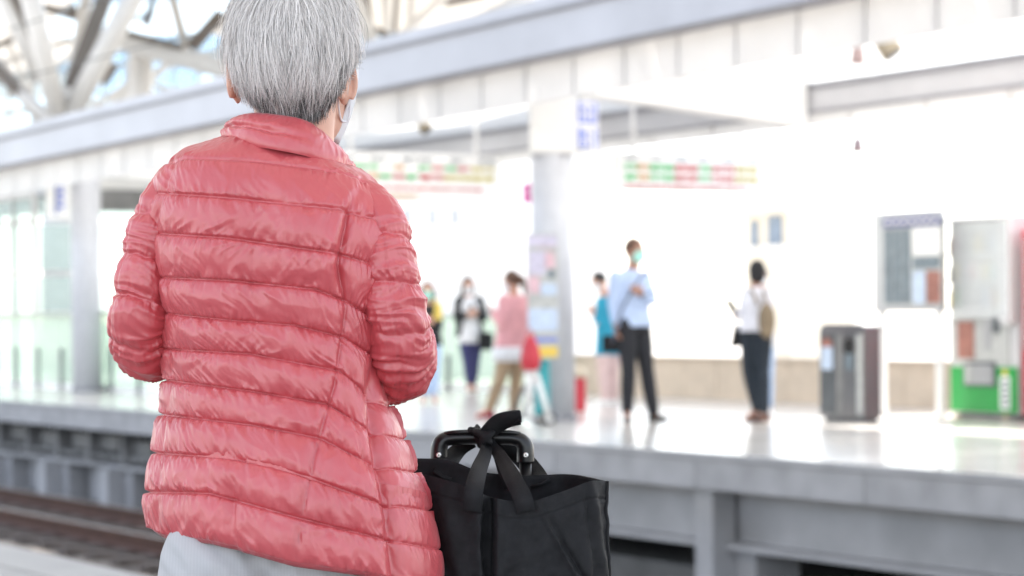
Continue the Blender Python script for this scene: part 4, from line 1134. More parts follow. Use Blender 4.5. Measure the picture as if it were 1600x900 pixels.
def red_nylon():
    m = bpy.data.materials.new('red_quilted_nylon'); m.use_nodes = True
    n = m.node_tree.nodes; l = m.node_tree.links; b = n['Principled BSDF']
    tc = n.new('ShaderNodeTexCoord')
    nz = n.new('ShaderNodeTexNoise'); nz.inputs['Scale'].default_value = 9; nz.inputs['Detail'].default_value = 4
    l.new(tc.outputs['Object'], nz.inputs['Vector'])
    rp = n.new('ShaderNodeValToRGB')
    rp.color_ramp.elements[0].position = .3; rp.color_ramp.elements[1].position = .7
    rp.color_ramp.elements[0].color = (0.48, 0.060, 0.072, 1); rp.color_ramp.elements[1].color = (0.54, 0.076, 0.089, 1)
    l.new(nz.outputs['Fac'], rp.inputs['Fac']); l.new(rp.outputs['Color'], b.inputs['Base Color'])
    b.inputs['Roughness'].default_value = .38
    b.inputs['Specular IOR Level'].default_value = 1.0
    b.inputs['Sheen Weight'].default_value = .1
    b.inputs['Sheen Roughness'].default_value = .4
    # crinkles of the thin nylon
    mp = n.new('ShaderNodeMapping'); mp.inputs['Rotation'].default_value = (0, .5, .4); mp.inputs['Scale'].default_value = (1, 1, .45)
    l.new(tc.outputs['Object'], mp.inputs['Vector'])
    n2 = n.new('ShaderNodeTexNoise'); n2.inputs['Scale'].default_value = 75; n2.inputs['Detail'].default_value = 3; n2.inputs['Distortion'].default_value = .6
    l.new(mp.outputs['Vector'], n2.inputs['Vector'])
    # facets of crushed nylon: two scales of distorted cells, drawn out down the cloth
    ds = n.new('ShaderNodeVectorMath'); ds.operation = 'MULTIPLY_ADD'
    n3 = n.new('ShaderNodeTexNoise'); n3.inputs['Scale'].default_value = 22; n3.inputs['Detail'].default_value = 2
    l.new(tc.outputs['Object'], n3.inputs['Vector'])
    l.new(n3.outputs['Color'], ds.inputs[0]); ds.inputs[1].default_value = (.03, .03, .03); l.new(mp.outputs['Vector'], ds.inputs[2])
    hs_ = []
    for sc_, w_ in ((48, 1.0), (105, .5)):
        vo = n.new('ShaderNodeTexVoronoi'); vo.feature = 'F1'; vo.inputs['Scale'].default_value = sc_
        l.new(ds.outputs['Vector'], vo.inputs['Vector'])
        mu = n.new('ShaderNodeMath'); mu.operation = 'MULTIPLY'; mu.inputs[1].default_value = w_
        l.new(vo.outputs['Distance'], mu.inputs[0]); hs_.append(mu)
    ad = n.new('ShaderNodeMath'); l.new(hs_[0].outputs[0], ad.inputs[0]); l.new(hs_[1].outputs[0], ad.inputs[1])
    # only some areas are crushed
    n4 = n.new('ShaderNodeTexNoise'); n4.inputs['Scale'].default_value = 14; l.new(tc.outputs['Object'], n4.inputs['Vector'])
    mr = n.new('ShaderNodeMapRange'); mr.inputs['From Min'].default_value = .38; mr.inputs['From Max'].default_value = .62; l.new(n4.outputs['Fac'], mr.inputs['Value'])
    mm = n.new('ShaderNodeMath'); mm.operation = 'MULTIPLY'; l.new(ad.outputs[0], mm.inputs[0]); l.new(mr.outputs['Result'], mm.inputs[1])
    bp = n.new('ShaderNodeBump'); bp.inputs['Strength'].default_value = .38; bp.inputs['Distance'].default_value = .0035
    l.new(mm.outputs[0], bp.inputs['Height']); l.new(bp.outputs['Normal'], b.inputs['Normal'])
    return m
M['nylon'] = red_nylon()

SEAMS = [
    [(355, 214), (380, 216), (412, 220), (460, 230), (518, 250), (540, 259)],
    [(262, 257), (291, 248), (400, 253), (470, 262), (535, 272), (592, 296)],
    [(236, 302), (257, 302), (363, 310), (512, 326), (587, 343), (622, 354)],
    [(228, 362), (243, 364), (357, 372), (522, 395), (567, 408), (612, 428)],
    [(236, 432), (248, 433), (357, 438), (494, 452), (539, 470), (590, 502)],
    [(248, 488), (257, 489), (357, 500), (460, 508), (536, 527), (584, 560)],
    [(256, 543), (264, 545), (391, 553), (529, 579), (578, 622), (605, 636)],
    [(262, 594), (269, 595), (391, 611), (510, 631), (578, 674), (629, 688)],
    [(256, 648), (264, 649), (391, 664), (500, 685), (584, 729), (646, 739)],
    [(245, 708), (258, 709), (357, 716), (425, 729), (486, 748), (598, 789), (670, 798)],
    [(234, 769), (253, 769), (329, 771), (391, 788), (469, 810), (601, 843), (687, 859)],
    [(238, 826), (253, 836), (329, 846), (391, 862), (460, 881), (580, 897), (615, 906), (691, 916)]]
NS = len(SEAMS) - 1
LR_L = np.array([s[0][0] for s in SEAMS], float); LR_R = np.array([s[-1][0] for s in SEAMS], float)
def seam_py(k, px):
    xs, ys = zip(*SEAMS[k]); return np.interp(px, xs, ys)

def finish_grid(base_fn_pts, disp):
    pass

def grid_normals(Pg, wrap):
    "unit normals of a point grid (rows, cols, 3); wrap = columns form a ring"
    if wrap:
        du = np.roll(Pg, -1, 1) - np.roll(Pg, 1, 1)
    else:
        du = np.gradient(Pg, axis=1)
    dv = np.gradient(Pg, axis=0)
    nn = np.cross(du, dv); nn /= np.linalg.norm(nn, axis=2)[..., None] + 1e-12
    return nn

def grid_mesh(Pg, wrap, off, cap_ends=False):
    r, c = Pg.shape[:2]
    idx = np.arange(r * c).reshape(r, c)
    if wrap:
        nx = np.roll(idx, -1, 1); fs = np.stack([idx[:-1], nx[:-1], nx[1:], idx[1:]], -1).reshape(-1, 4)
    else:
        fs = np.stack([idx[:-1, :-1], idx[:-1, 1:], idx[1:, 1:], idx[1:, :-1]], -1).reshape(-1, 4)
    me = bpy.data.meshes.new('grid')
    vs = (Pg.reshape(-1, 3) - np.array(off))
    me.vertices.add(len(vs)); me.vertices.foreach_set('co', vs.ravel())
    me.loops.add(fs.size); me.loops.foreach_set('vertex_index', fs.ravel().astype(np.int32))
    me.polygons.add(len(fs)); me.polygons.foreach_set('loop_start', np.arange(0, fs.size, 4, dtype=np.int32))
    me.update(calc_edges=True); me.validate()
    return me

def crumple(arc, f, k, seed, scale=1.0):
    """sharp nylon creases; arc in mm along the seam, f in 0..1 across the baffle, k baffle index.
       The creases fan out from the seams and slant down to the left."""
    f = np.broadcast_to(f, arc.shape); k = np.broadcast_to(k, arc.shape)
    wob = pnoise(arc / 38, f * 1.5 + k * 7.3, seed + 1) * 5
    dirn = pnoise(arc / 85 + 3.3 * k, k * 3.1 + f * .25, seed + 2) * 2.2           # local crease direction
    a1 = arc + 24 * (f - .5) * np.clip(dirn + .45, -1, 1.4) + wob
    a3 = arc - 40 * (f - .5) * np.clip(dirn - .2, -1.2, 1) + wob * 1.5
    V = lambda n_: 1 - np.minimum(np.abs(n_) * 2.6, 1.3)
    r1 = V(pnoise(a1 / 17, f * .5 + k * 11.7, seed + 3))
    r2 = V(pnoise((a1 + 9) / 8.5, f * .9 + k * 5.9, seed + 4))
    r3 = V(pnoise(a3 / 31, f * 1.3 + k * 17.1, seed + 5))
    r4 = V(pnoise((a3 + 31) / 12, f * .8 + k * 23.1, seed + 8))
    big = pnoise(arc / 60 + dirn * .2, f * .8 + k * 2.7, seed + 6)
    gate = smoothstep(-.25, .3, pnoise(arc / 55, k * 9.1 + f * 1.5, seed + 7))
    gate2 = smoothstep(-.1, .4, pnoise(arc / 45, k * 5.7 + f * 1.5, seed + 9))
    edge = np.exp(-(np.minimum(f * .8, 1 - f) / .26) ** 2)                                # puckers at the seams
    puck = V(pnoise((arc + wob * .4) / 6.5, f * 1.2 + k * 3.9, seed + 10))
    return (3.0 * r1 * (.25 + .75 * gate) * (.35 + .65 * edge) + 2.0 * r2 * (.2 + .8 * gate2) * (.25 + .75 * edge) + 2.0 * r3 * (1 - .6 * gate) + 1.4 * r4 * gate + 1.8 * big + 1.5 * puck * edge) * .001 * scale

def torso():
    rows_per = 38
    rows = NS * rows_per + 1
    nb, nf = 500, 110
    tb_ = np.arange(nb) / nb; tf_ = np.arange(nf) / nf
    rem = lambda q: q - np.sin(2 * np.pi * q) / (2 * np.pi) * .8
    U = np.concatenate([np.pi * rem(tb_), np.pi + np.pi * rem(tf_)])
    s = np.linspace(0, NS, rows)
    Lx = np.interp(s, np.arange(NS + 1), LR_L); Rx = np.interp(s, np.arange(NS + 1), LR_R)
    # soften the silhouette between seams
    ker = np.ones(25) / 25
    pad = lambda a: np.convolve(np.pad(a, 12, mode='edge'), ker, mode='valid')
    Ls, Rs = pad(Lx), pad(Rx)
    wgt = smoothstep(1.0, 2.0, s); Lx = Lx * (1 - wgt) + Ls * wgt; Rx = Rx * (1 - wgt) + Rs * wgt
    cx = (Lx + Rx) / 2; a = (Rx - Lx) / 2
    bk = np.interp(s, [0, .5, 1, 2, 3, 5, 7, 9, 11], [.062, .078, .094, .115, .120, .118, .128, .145, .155])
    ex = 2 / 2.45
    cs = np.sign(np.cos(U)) * np.abs(np.cos(U)) ** ex; sn = np.sign(np.sin(U)) * np.abs(np.sin(U)) ** ex
    px = cx[:, None] + a[:, None] * cs[None]
    k0 = np.clip(np.floor(s), 0, NS - 1).astype(int); fr = s - k0
    ally = np.stack([seam_py(k, px) for k in range(NS + 1)], 0)
    ri = np.arange(rows)
    y0 = ally[k0, ri]; y1 = ally[np.minimum(k0 + 1, NS), ri]
    py = y0 * (1 - fr)[:, None] + y1 * fr[:, None]
    d = -bk[:, None] * sn[None] - .03 * cs[None] * smoothstep(0, 3, s)[:, None]
    # spine hollow and shoulder blades
    back = (sn > 0)[None]
    rel = (px - 400) / 100
    d = d + np.where(back, .010 * np.exp(-(rel / .25) ** 2) * np.exp(-((py - 430) / 140) ** 2) - .008 * np.exp(-((np.abs(rel) - .9) / .5) ** 2) * np.exp(-((py - 360) / 70) ** 2), 0)
    # lower back pushed out by the seat
    d = d - np.where(back, .02 * smoothstep(620, 800, py) * np.maximum(sn, 0)[None], 0)
    base = Warr(px, py, d)
    nn = grid_normals(base, True)
    mid = base.mean(1, keepdims=True)
    if ((base - mid) * nn).sum() < 0: nn = -nn
    arc = np.zeros(px.shape); arc[:, 1:] = np.cumsum(np.linalg.norm(np.diff(base, axis=1), axis=2), 1) * 1000
    arc = arc - arc[:, nb // 2][:, None]
    f = fr[:, None]; k = k0[:, None].astype(float)
    # quilting lines wander a little
    puff = (4 * np.clip(f, 0, 1) ** .92 * (1 - np.clip(f, 0, 1) ** .92)).clip(0) ** .80
    amp = np.interp(s, [0, .5, 1.5, 3, 6, 11], [.0035, .0048, .0072, .0084, .0090, .0100])[:, None] * (1 + .22 * pnoise(arc / 75, k * 4.4, 21))
    # vertical seams
    vs1 = np.interp(py, [262, 338, 414, 479, 527, 603, 690, 780, 881], [556, 542, 527, 539, 532, 522, 498, 478, 462])
    vs2 = np.interp(py, [262, 302, 370, 440, 500, 560, 600, 650, 710, 770, 836], [272, 259, 243, 249, 260, 268, 271, 266, 255, 252, 250])
    on = np.where(back, 1.0, 0.0)
    g1 = np.exp(-((px - vs1) / 2.4) ** 2) * on * smoothstep(300, 340, py); w1 = np.exp(-((px - vs1) / 8.0) ** 2) * on * smoothstep(290, 340, py)
    g2 = np.exp(-((px - vs2) / 3.2) ** 2) * on; w2 = np.exp(-((px - vs2) / 9.0) ** 2) * on
    # deep fold between side and front flap
    vf = np.interp(py, [520, 590, 693, 797, 883, 916], [574, 578, 585, 604, 614, 618])
    fold = np.exp(-((px - vf) / 9.0) ** 2) * on * smoothstep(540, 620, py)
    foldw = np.exp(-((px - vf) / 26.0) ** 2) * on * smoothstep(540, 620, py)
    # armhole tension folds right side, vertical pleat on the back right
    pl = np.interp(py, [300, 340, 420, 500, 560], [550, 532, 520, 526, 530])
    pleat = np.exp(-((px - pl - 9) / 6.0) ** 2) * on * np.exp(-((py - 400) / 75) ** 2)
    cr = crumple(arc, f, k, 31, .9)
    env = (.55 + .6 * np.abs(2 * f - 1) ** 1.5) * smoothstep(0, .05, f) * smoothstep(0, .05, 1 - f)
    env = env * np.interp(s, [0, 1, 2, 11], [.5, .6, 1.0, 1.15])[:, None]
    env = env * (1 - .65 * on * smoothstep(-4, 10, px - vf) * smoothstep(560, 620, py))
    seam_pucker = np.exp(-(np.minimum(f, 1 - f) / .06) ** 2) * pnoise(arc / 5.5, np.round(s)[:, None] * 4.3, 51) * .0010
    big_crush = np.exp(-((px - 365) / 10) ** 2) * on * smoothstep(740, 770, py) * .006
    amp = amp * (1 - .5 * on * smoothstep(0, 12, px - vf) * smoothstep(560, 620, py))
    disp = amp * puff * (1 - .40 * w1) * (1 - .40 * w2) * (1 - .5 * foldw) + cr * env + seam_pucker
    disp = disp - .0030 * g1 - .0028 * g2 - .013 * fold - .005 * pleat + .008 * np.exp(-((px - pl + 8) / 9.0) ** 2) * on * np.exp(-((py - 400) / 75) ** 2) - big_crush
    disp = disp - .0006 * np.exp(-(np.minimum(f, 1 - f) / .022) ** 2)
    P3 = base + nn * disp[..., None]
    # hem: roll under and go up inside as lining
    last = P3[-1]; cen = last.mean(0)
    inw = []
    for kx, up_ in ((.985, -.004), (.965, -.002), (.95, .01), (.93, .06), (.90, .12)):
        q = cen + (last - cen) * kx; q[:, 2] = last[:, 2] + up_; inw.append(q)
    P3 = np.concatenate([P3, np.stack(inw, 0)], 0)
    return P3
off = WLOC[lady.name]
me = grid_mesh(torso(), True, off)
jacket = link_mesh('jacket', me, 'nylon', lady, True)
jacket['label'] = 'red quilted down jacket'

def sleeve(ctrl, seams_n, seed, seam_angle, elbow_t):
    ctrl = np.array(ctrl, float)
    rows, cols = 330, 200
    cc = catmull(ctrl, rows)
    path = Warr(cc[:, 0], cc[:, 1], cc[:, 2]); rad = cc[:, 3] / FPX * T0
    seg = np.r_[0, np.cumsum(np.linalg.norm(np.diff(path, axis=0), axis=1))]
    tan = np.gradient(path, axis=0); tan /= np.linalg.norm(tan, axis=1)[:, None]
    u = -FWD.copy()
    ang = np.arange(cols) / cols * 2 * np.pi
    base = np.zeros((rows, cols, 3)); nn = np.zeros_like(base)
    for i in range(rows):
        # frame follows the tangent, starting with u towards the camera
        u = u - tan[i] * np.dot(u, tan[i]); u /= np.linalg.norm(u)
        w = np.cross(tan[i], u)
        dirs = np.outer(np.cos(ang), u) + np.outer(np.sin(ang), w)
        base[i] = path[i] + dirs * rad[i]; nn[i] = dirs
    L = seg[-1]
    s = np.interp(seg, [0, L], [0, seams_n])[:, None] + .10 * np.sin(ang * 1 + .8)[None] + .05 * pnoise(((ang[None] + np.pi) % (2 * np.pi)) * 2, seg[:, None] * 12, seed)
    k = np.floor(s); f = s - k
    arc = ((ang[None] + np.pi) % (2 * np.pi) - np.pi) * rad[:, None] * 1000
    puff = (4 * f * (1 - f)).clip(0) ** .75
    cr = crumple(arc, f, k, seed, .7)
    env = (.5 + .6 * np.abs(2 * f - 1)) * smoothstep(0, .1, f) * smoothstep(0, .1, 1 - f)
    # gathered folds across the sleeve near the elbow
    el = np.exp(-((seg[:, None] / L - elbow_t) / .20) ** 2)
    sm = seg[:, None] * 1000
    warp = 11 * pnoise(arc / 60, sm / 50, seed + 41) + 7 * np.sin(arc / 36)
    g1 = 1 - np.abs(pnoise(arc / 95, (sm + warp) / 15, seed + 42)) * 2.3
    g2 = 1 - np.abs(pnoise(arc / 55, (sm + warp * 1.4) / 9, seed + 43)) * 2.3
    disp = .0062 * puff * (1 - .45 * el) + cr * env * (1 - .4 * el) + (el * .9 + .3) * (.0062 * g1 + .0022 * g2)
    # long seam
    da = (ang[None] - seam_angle + np.pi) % (2 * np.pi) - np.pi
    disp = disp - .0016 * np.exp(-(da * rad[:, None] / .0025) ** 2)
    start = smoothstep(.02, .24, seg / L)[:, None]
    P3 = base + nn * (disp * start)[..., None]
    # cuff lining
    last = P3[-1]; c = last.mean(0); ins = [c + (last - c) * q - tan[-1] * dd for q, dd in ((.93, 0), (.85, .004), (.8, .03))]
    first = P3[0]; c0 = first.mean(0)
    P3 = np.concatenate([[c0 + (first - c0) * .02], P3, np.stack(ins)], 0)
    return P3, path[-1], tan[-1]

Lc = [(325, 272, .02, 10), (297, 283, .015, 28), (271, 304, .01, 37), (251, 344, .0, 38), (236, 395, -.003, 37), (226, 450, -.005, 39), (221, 500, .0, 41), (226, 538, .03, 42), (243, 541, .10, 40), (268, 524, .18, 37), (300, 502, .25, 33)]
Rc = [(522, 292, -.03, 10), (551, 303, -.04, 28), (579, 327, -.055, 37), (597, 370, -.068, 38), (606, 420, -.075, 39), (614, 475, -.075, 42), (622, 525, -.065, 46), (623, 566, -.03, 48), (606, 572, .05, 45), (572, 552, .15, 39), (530, 530, .22, 34)]
s1, we1, wd1 = sleeve(Lc, 10, 61, 1.2, .66)
s2, we2, wd2 = sleeve(Rc, 10, 81, 5.9, .64)
link_mesh('sleeve', grid_mesh(s1, True, off), 'nylon', jacket, True)
link_mesh('sleeve', grid_mesh(s2, True, off), 'nylon', jacket, True)

def collar():
    #      base px,py,d                top px,py,d
    C8 = [((395, 262, .085), (402, 222, .095)), ((364, 236, .045), (372, 205, .055)), ((355, 222, .0), (369, 188, .02)), ((378, 226, -.055), (390, 178, -.022)),
          ((430, 234, -.088), (432, 180, -.045)), ((478, 244, -.085), (474, 188, -.045)), ((514, 257, -.06), (501, 208, -.026)), ((536, 267, -.02), (518, 232, .0)), ((548, 276, .03), (534, 258, .03)), ((540, 290, .085), (532, 276, .085))]
    n = 200; m = 44
    B = catmull([np.array(c[0]) for c in C8], n); T = catmull([np.array(c[1]) for c in C8], n)
    rows = []
    v = np.linspace(0, 1, m)[:, None, None]
    g = B[None] * (1 - v) + T[None] * v
    base = Warr(g[..., 0], g[..., 1], g[..., 2])
    nn = grid_normals(base, False)
    cen = W(452, 220, .01)
    if ((base - cen) * nn).sum() < 0: nn = -nn
    vv = np.linspace(0, 1, m)[:, None]
    arc = np.r_[0, np.cumsum(np.linalg.norm(np.diff(base[m // 2], axis=0), axis=1))][None] * 1000
    arc = np.broadcast_to(arc, (m, n))
    bulge = .012 * np.sin(np.pi * np.clip(vv * 1.0, 0, 1)) ** .6
    # the collar is half folded over: a crease runs along it at the left
    fold_v = .42 + .12 * np.sin(arc / 60)
    crease = -.007 * np.exp(-((vv - fold_v) / .08) ** 2) * smoothstep(60, 100, arc) * (1 - smoothstep(190, 250, arc))
    cr = crumple(arc, vv, np.zeros_like(vv) + 3, 91) * .9 * np.sin(np.pi * vv)
    outer = base + nn * (bulge + crease + cr)[..., None]
    top = outer[-1]
    inner = base - nn * .010
    rim = [top - nn[-1] * .004 + Z3 * .004, top - nn[-1] * .011 + Z3 * .003]
    Pg = np.concatenate([outer, np.stack(rim), inner[::-1]], 0)
    return Pg
link_mesh('collar', grid_mesh(collar(), False, off), 'nylon', jacket, True)

# ------------------------------------------------------------------ head, neck, hands (one skin mesh)
HP_Y = np.array([-52, -46, -36, -20, 5, 35, 65, 95, 125, 150, 175, 200, 230.])
HP_W = np.array([6, 29, 49, 68, 81, 88, 90, 88, 82, 73, 63, 60, 62.])      # half width, px
HP_D = np.array([6, 34, 60, 84, 102, 112, 114, 110, 100, 84, 66, 58, 60.])   # half depth, px
HP_C = np.array([.015, .015, .018, .02, .022, .024, .025, .025, .025, .022, .018, .012, .010])  # centre depth offset
HCX = 456.0
def head_pts(az, py, extra=0.0):
    "az 0 = image right, pi/2 = towards camera; extra in px outwards"
    w = np.interp(py, HP_Y, HP_W) + extra; dd = (np.interp(py, HP_Y, HP_D) + extra) / FPX * T0
    px = HCX + w * np.cos(az); d = np.interp(py, HP_Y, HP_C) - dd * np.sin(az)
    return Warr(px, py, d)
body = MB()
rings = []
az = np.arange(40) / 40 * 2 * np.pi
for y in (-50, -44, -35, -20, 0, 25, 50, 75, 100, 125, 150, 165):
    rings.append(head_pts(az, np.full(40, float(y)), -6))
body.loft(rings)
FD = unit(.34 * RGT0 + .94 * FWD); HS = np.cross(FD, Z3)
hcen = W(HCX, 90, .03)
body.ell(hcen + FD * .035 - Z3 * .055, HS * .058, FD * .062, Z3 * .072, 24, 16)      # jaw and cheeks
body.ell(hcen + FD * .05 - Z3 * .0, HS * .062, FD * .055, Z3 * .06, 24, 14)
body.ell(hcen + FD * .112 - Z3 * .025, HS * .012, FD * .016, Z3 * .024, 12, 8)       # nose
body.tube([W(452, 280, .03), W(456, 235, .012), W(460, 190, .012), W(462, 140, .02)], [.066, .056, .053, .056], 28)
tr_ = []
for y, a, b in ((250, 60, .05), (275, 130, .07), (310, 165, .085), (420, 140, .09), (560, 130, .085), (700, 135, .09), (830, 150, .10), (930, 140, .10)):
    th = np.arange(32) / 32 * 2 * np.pi
    tr_.append(Warr(np.full(32, 420.) + a * np.cos(th), np.full(32, float(y)), -.01 - b * np.sin(th)))
body.loft(tr_)
for (ctl, we, wd) in ((Lc, we1, wd1), (Rc, we2, wd2)):
    pc = catmull(np.array(ctl)[1:], 20)
    body.tube(Warr(pc[:, 0], pc[:, 1], pc[:, 2]), np.linspace(.018, .022, 20), 16)
    hand_shape(body, we + wd * .01, wd, unit(W(440, 480, .25) - we), .92, .6)
leg_pts = {}
for sg in (-1, 1):
    hx = 415 + sg * 72
    hip = W(hx, 900, -.01); ank = hip.copy() + RGT0 * .0; ank[2] = .09; kn = (hip + ank) / 2 + FWD * .01
    leg_pts[sg] = (hip, kn, ank)
    body.tube([hip, (hip + kn) / 2, kn, (kn + ank) / 2, ank], [.075, .065, .05, .047, .034], 20)
    body.tube([ank - FWD * .02 - Z3 * .03, ank + FWD * .06 - Z3 * .05, ank + FWD * .14 - Z3 * .06], [.034, .034, .022], 14)
link_mesh('body', remeshed(body, .006, 5, off), 'skin', lady, True)

def ear(px, py, d, outdir, fwdir, h=.031):
    "outer ear: a rim curling round a bowl, with a lobe"
    c = W(px, py, d); up = unit(Z3 - fwdir * .18)
    m = MB()
    rim = []
    for a in np.linspace(-.35, 1.35, 16) * math.pi:
        rim.append(c + up * math.sin(a) * h * (1.0) + fwdir * (-math.cos(a)) * -.017 * 1.0 + outdir * (.004 + .004 * math.cos(a)))
    m.tube(rim, np.interp(np.linspace(0, 1, 16), [0, .2, .7, .9, 1], [.003, .0045, .0045, .006, .004]), 10)
    m.ell(c + outdir * .001, fwdir * .018, outdir * .0065, up * h * 1.0, 18, 12)
    m.ell(c - up * h * .80 + fwdir * .003 - outdir * .002, fwdir * .008, outdir * .005, up * .011, 12, 8)
    return link_mesh('ear', remeshed(m, .0018, 2, off), 'skin', lady, True)
OUTR = unit(RGT0 * .96 + FWD * -.22); OUTL = unit(-RGT0 * .9 + FWD * .30)
ear(534, 122, .006, OUTR, unit(FWD * .75 + RGT0 * .42))
ear(366, 124, .04, OUTL, unit(FWD * .9 + RGT0 * .2), .027)

# mask with ear loops
def lady_mask():
    rows = []
    for i in range(15):
        v = i / 14.0; row = []
        for j in range(25):
            a = (-1 + 2 * j / 24.0) * 1.45
            bul = math.cos(a)
            p = hcen + HS * math.sin(a) * (.073 - .036 * v * v) + FD * (.035 + bul * (.078 + .012 * math.sin(math.pi * v))) + Z3 * (-.012 - v * .108 + .012 * abs(math.sin(a)))
            p = p + FD * .0012 * math.sin(v * 40) * bul
            row.append(p)
        rows.append(row)
    vs = [p for r in rows for p in r]; fs = [(i * 25 + j, i * 25 + j + 1, (i + 1) * 25 + j + 1, (i + 1) * 25 + j) for i in range(14) for j in range(24)]
    o = MB()._add(vs, fs).build('face_mask', 'mask_white', lady, smooth=True)
    sd = o.modifiers.new('thick', 'SOLIDIFY'); sd.thickness = .0025
    lw = [W(546, 150, .055), W(549, 120, .04), W(543, 103, .022), W(533, 118, .0), W(530, 150, .006), W(532, 178, .03), W(540, 192, .055)]
    MB().tube(catmull([W(549, 128, .05), W(547, 105, .03), W(540, 100, .02), W(533, 108, .006), W(528, 135, .004), W(529, 165, .02), W(533, 187, .045), W(541, 190, .062)], 40), .0014, 8).build('ear_loop', 'mask_white', o, smooth=True)
    MB().tube(catmull([W(549, 122, .045), W(548, 150, .055), W(546, 175, .06), W(543, 190, .062)], 16), .0013, 8).build('ear_loop', 'mask_white', o, smooth=True)
lady_mask()

# ------------------------------------------------------------------ hair
def hair():
    N = 46000
    rg = np.random.default_rng(5)
    sc = T0 / FPX
    # work in local px space: x right, y towards camera, z = py (down)
    crown = np.array([446 - HCX, 40.0, -44.0])
    def radii(z): return np.interp(z, HP_Y, HP_W), np.interp(z, HP_Y, HP_D)
    def project(p, lift):
        w, d = radii(p[:, 2]); r = np.sqrt((p[:, 0] / w) ** 2 + (p[:, 1] / d) ** 2) + 1e-6
        k = 1.0 / r
        q = p.copy(); q[:, 0] *= k; q[:, 1] *= k
        h = np.hypot(q[:, 0], q[:, 1]) + 1e-6
        out = np.stack([q[:, 0] / h, q[:, 1] / h, np.zeros(len(q))], 1)
        top = np.clip((-10 - q[:, 2]) / 40, 0, 1)
        q = q + out * (lift * (1 - .6 * top))[:, None]; q[:, 2] -= lift * top
        return q
    az = rg.uniform(-.45, np.pi + .35, N * 2); zz = -50 + 215 * rg.random(N * 2) ** .9
    # hairline: lower limit depends on azimuth (ears at az ~0 and ~pi)
    lim = np.interp(az, [-.5, .1, .35, .7, 1.2, 1.8, 2.4, 2.75, 3.05, 3.5], [70, 88, 108, 145, 158, 152, 140, 112, 92, 70])
    front = (az < -.1) | (az > np.pi + .1)
    keep = zz < lim
    az, zz = az[keep][:N], zz[keep][:N]; n = len(az)
    w, d = radii(zz)
    p = np.stack([w * np.cos(az), d * np.sin(az), zz], 1)
    L = rg.uniform(55, 105, n) * np.where(zz > 110, .62, 1.0) * np.where(zz < -20, 1.1, 1.0)
    steps = 9
    maxz = np.interp(p[:, 0], [-105, -92, -80, -66, -45, 0, 30, 50, 66, 80, 92, 105], [112, 138, 158, 170, 181, 188, 193, 188, 172, 140, 112, 80]) + rg.normal(0, 5, n) - np.where(zz < 96, 19 + rg.uniform(-8, 12, n), 0)
    t0_ = p - crown; t0_[:, 2] += 14
    side = rg.normal(0, .16, n)
    clump = pnoise(az * 5.5, zz / 60, 7)
    clump2 = pnoise(az * 15, zz / 32, 17); lift_cl = 1 + .5 * pnoise(az * 11, zz / 28, 19)
    lift_max = lift_cl * np.interp(zz, [-50, 0, 60, 110, 150, 175], [14, 13, 11, 8, 6, 3.5]) * rg.uniform(.35, 1.1, n)
    fly = rg.random(n) < .035
    lift_max = np.where(fly, lift_max * 1.7 + 3, lift_max)
    pts = [project(p, np.full(n, 1.0))]
    cur = p.copy()
    for i in range(steps - 1):
        w, d = radii(cur[:, 2])
        nr = np.stack([cur[:, 0] / w ** 2, cur[:, 1] / d ** 2, np.zeros(n)], 1)
        w2, d2 = radii(cur[:, 2] + 2); w1, d1 = radii(cur[:, 2] - 2)
        F2 = (cur[:, 0] / w2) ** 2 + (cur[:, 1] / d2) ** 2; F1 = (cur[:, 0] / w1) ** 2 + (cur[:, 1] / d1) ** 2
        nr[:, 2] = (F2 - F1) / 8; nr /= np.linalg.norm(nr, axis=1)[:, None] + 1e-9
        t = cur - crown; t /= np.linalg.norm(t, axis=1)[:, None] + 1e-6
        t = t + np.array([0, 0, .75])                 # gravity
        sd = np.cross(nr, t); sd /= np.linalg.norm(sd, axis=1)[:, None] + 1e-6
        t = t + sd * (side + .42 * clump + .34 * clump2 * (.4 + .6 * i / steps) + .12 * np.sin(i * .8 + az * 9))[:, None]
        t = t - nr * (t * nr).sum(1)[:, None]; t /= np.linalg.norm(t, axis=1)[:, None] + 1e-6
        cur = cur + t * (L / (steps - 1))[:, None]
        over = cur[:, 2] > maxz; cur[over, 2] = maxz[over] - .5 + .8 * (i % 2)
        f = (i + 1) / (steps - 1)
        lift = 1 + lift_max * math.sin(math.pi * min(1, f * .62 + .05)) + np.where(fly, f * 3, 0)
        q = project(cur, lift); q[:, 2] = np.minimum(q[:, 2], maxz + 2)
        cur = project(cur, np.zeros(n))
        pts.append(q)
    S = np.stack(pts, 1)                              # n, steps, 3
    cd = np.interp(S[..., 2], HP_Y, HP_C)
    wp = Warr(HCX + S[..., 0], S[..., 2], cd - S[..., 1] * sc)
    # ribbons facing outwards
    cen = W(HCX, 70, .02)
    tan = np.gradient(wp, axis=1); tan /= np.linalg.norm(tan, axis=2)[..., None] + 1e-9
    outv = wp - cen; outv /= np.linalg.norm(outv, axis=2)[..., None]
    tw = rg.normal(0, .5, n)[:, None, None]
    sdv = np.cross(tan, outv); sdv /= np.linalg.norm(sdv, axis=2)[..., None] + 1e-9
    sdv = sdv * np.cos(tw) + outv * np.sin(tw)
    wid = rg.uniform(.00018, .00042, n)[:, None] * np.interp(np.linspace(0, 1, steps), [0, .3, .8, 1], [.8, 1, .7, .12])[None]
    A = wp - sdv * wid[..., None]; B = wp + sdv * wid[..., None]
    V = np.stack([A, B], 2).reshape(-1, 3)
    idx = np.arange(n * steps * 2).reshape(n, steps, 2)
    F = np.stack([idx[:, :-1, 0], idx[:, :-1, 1], idx[:, 1:, 1], idx[:, 1:, 0]], -1).reshape(-1, 4)
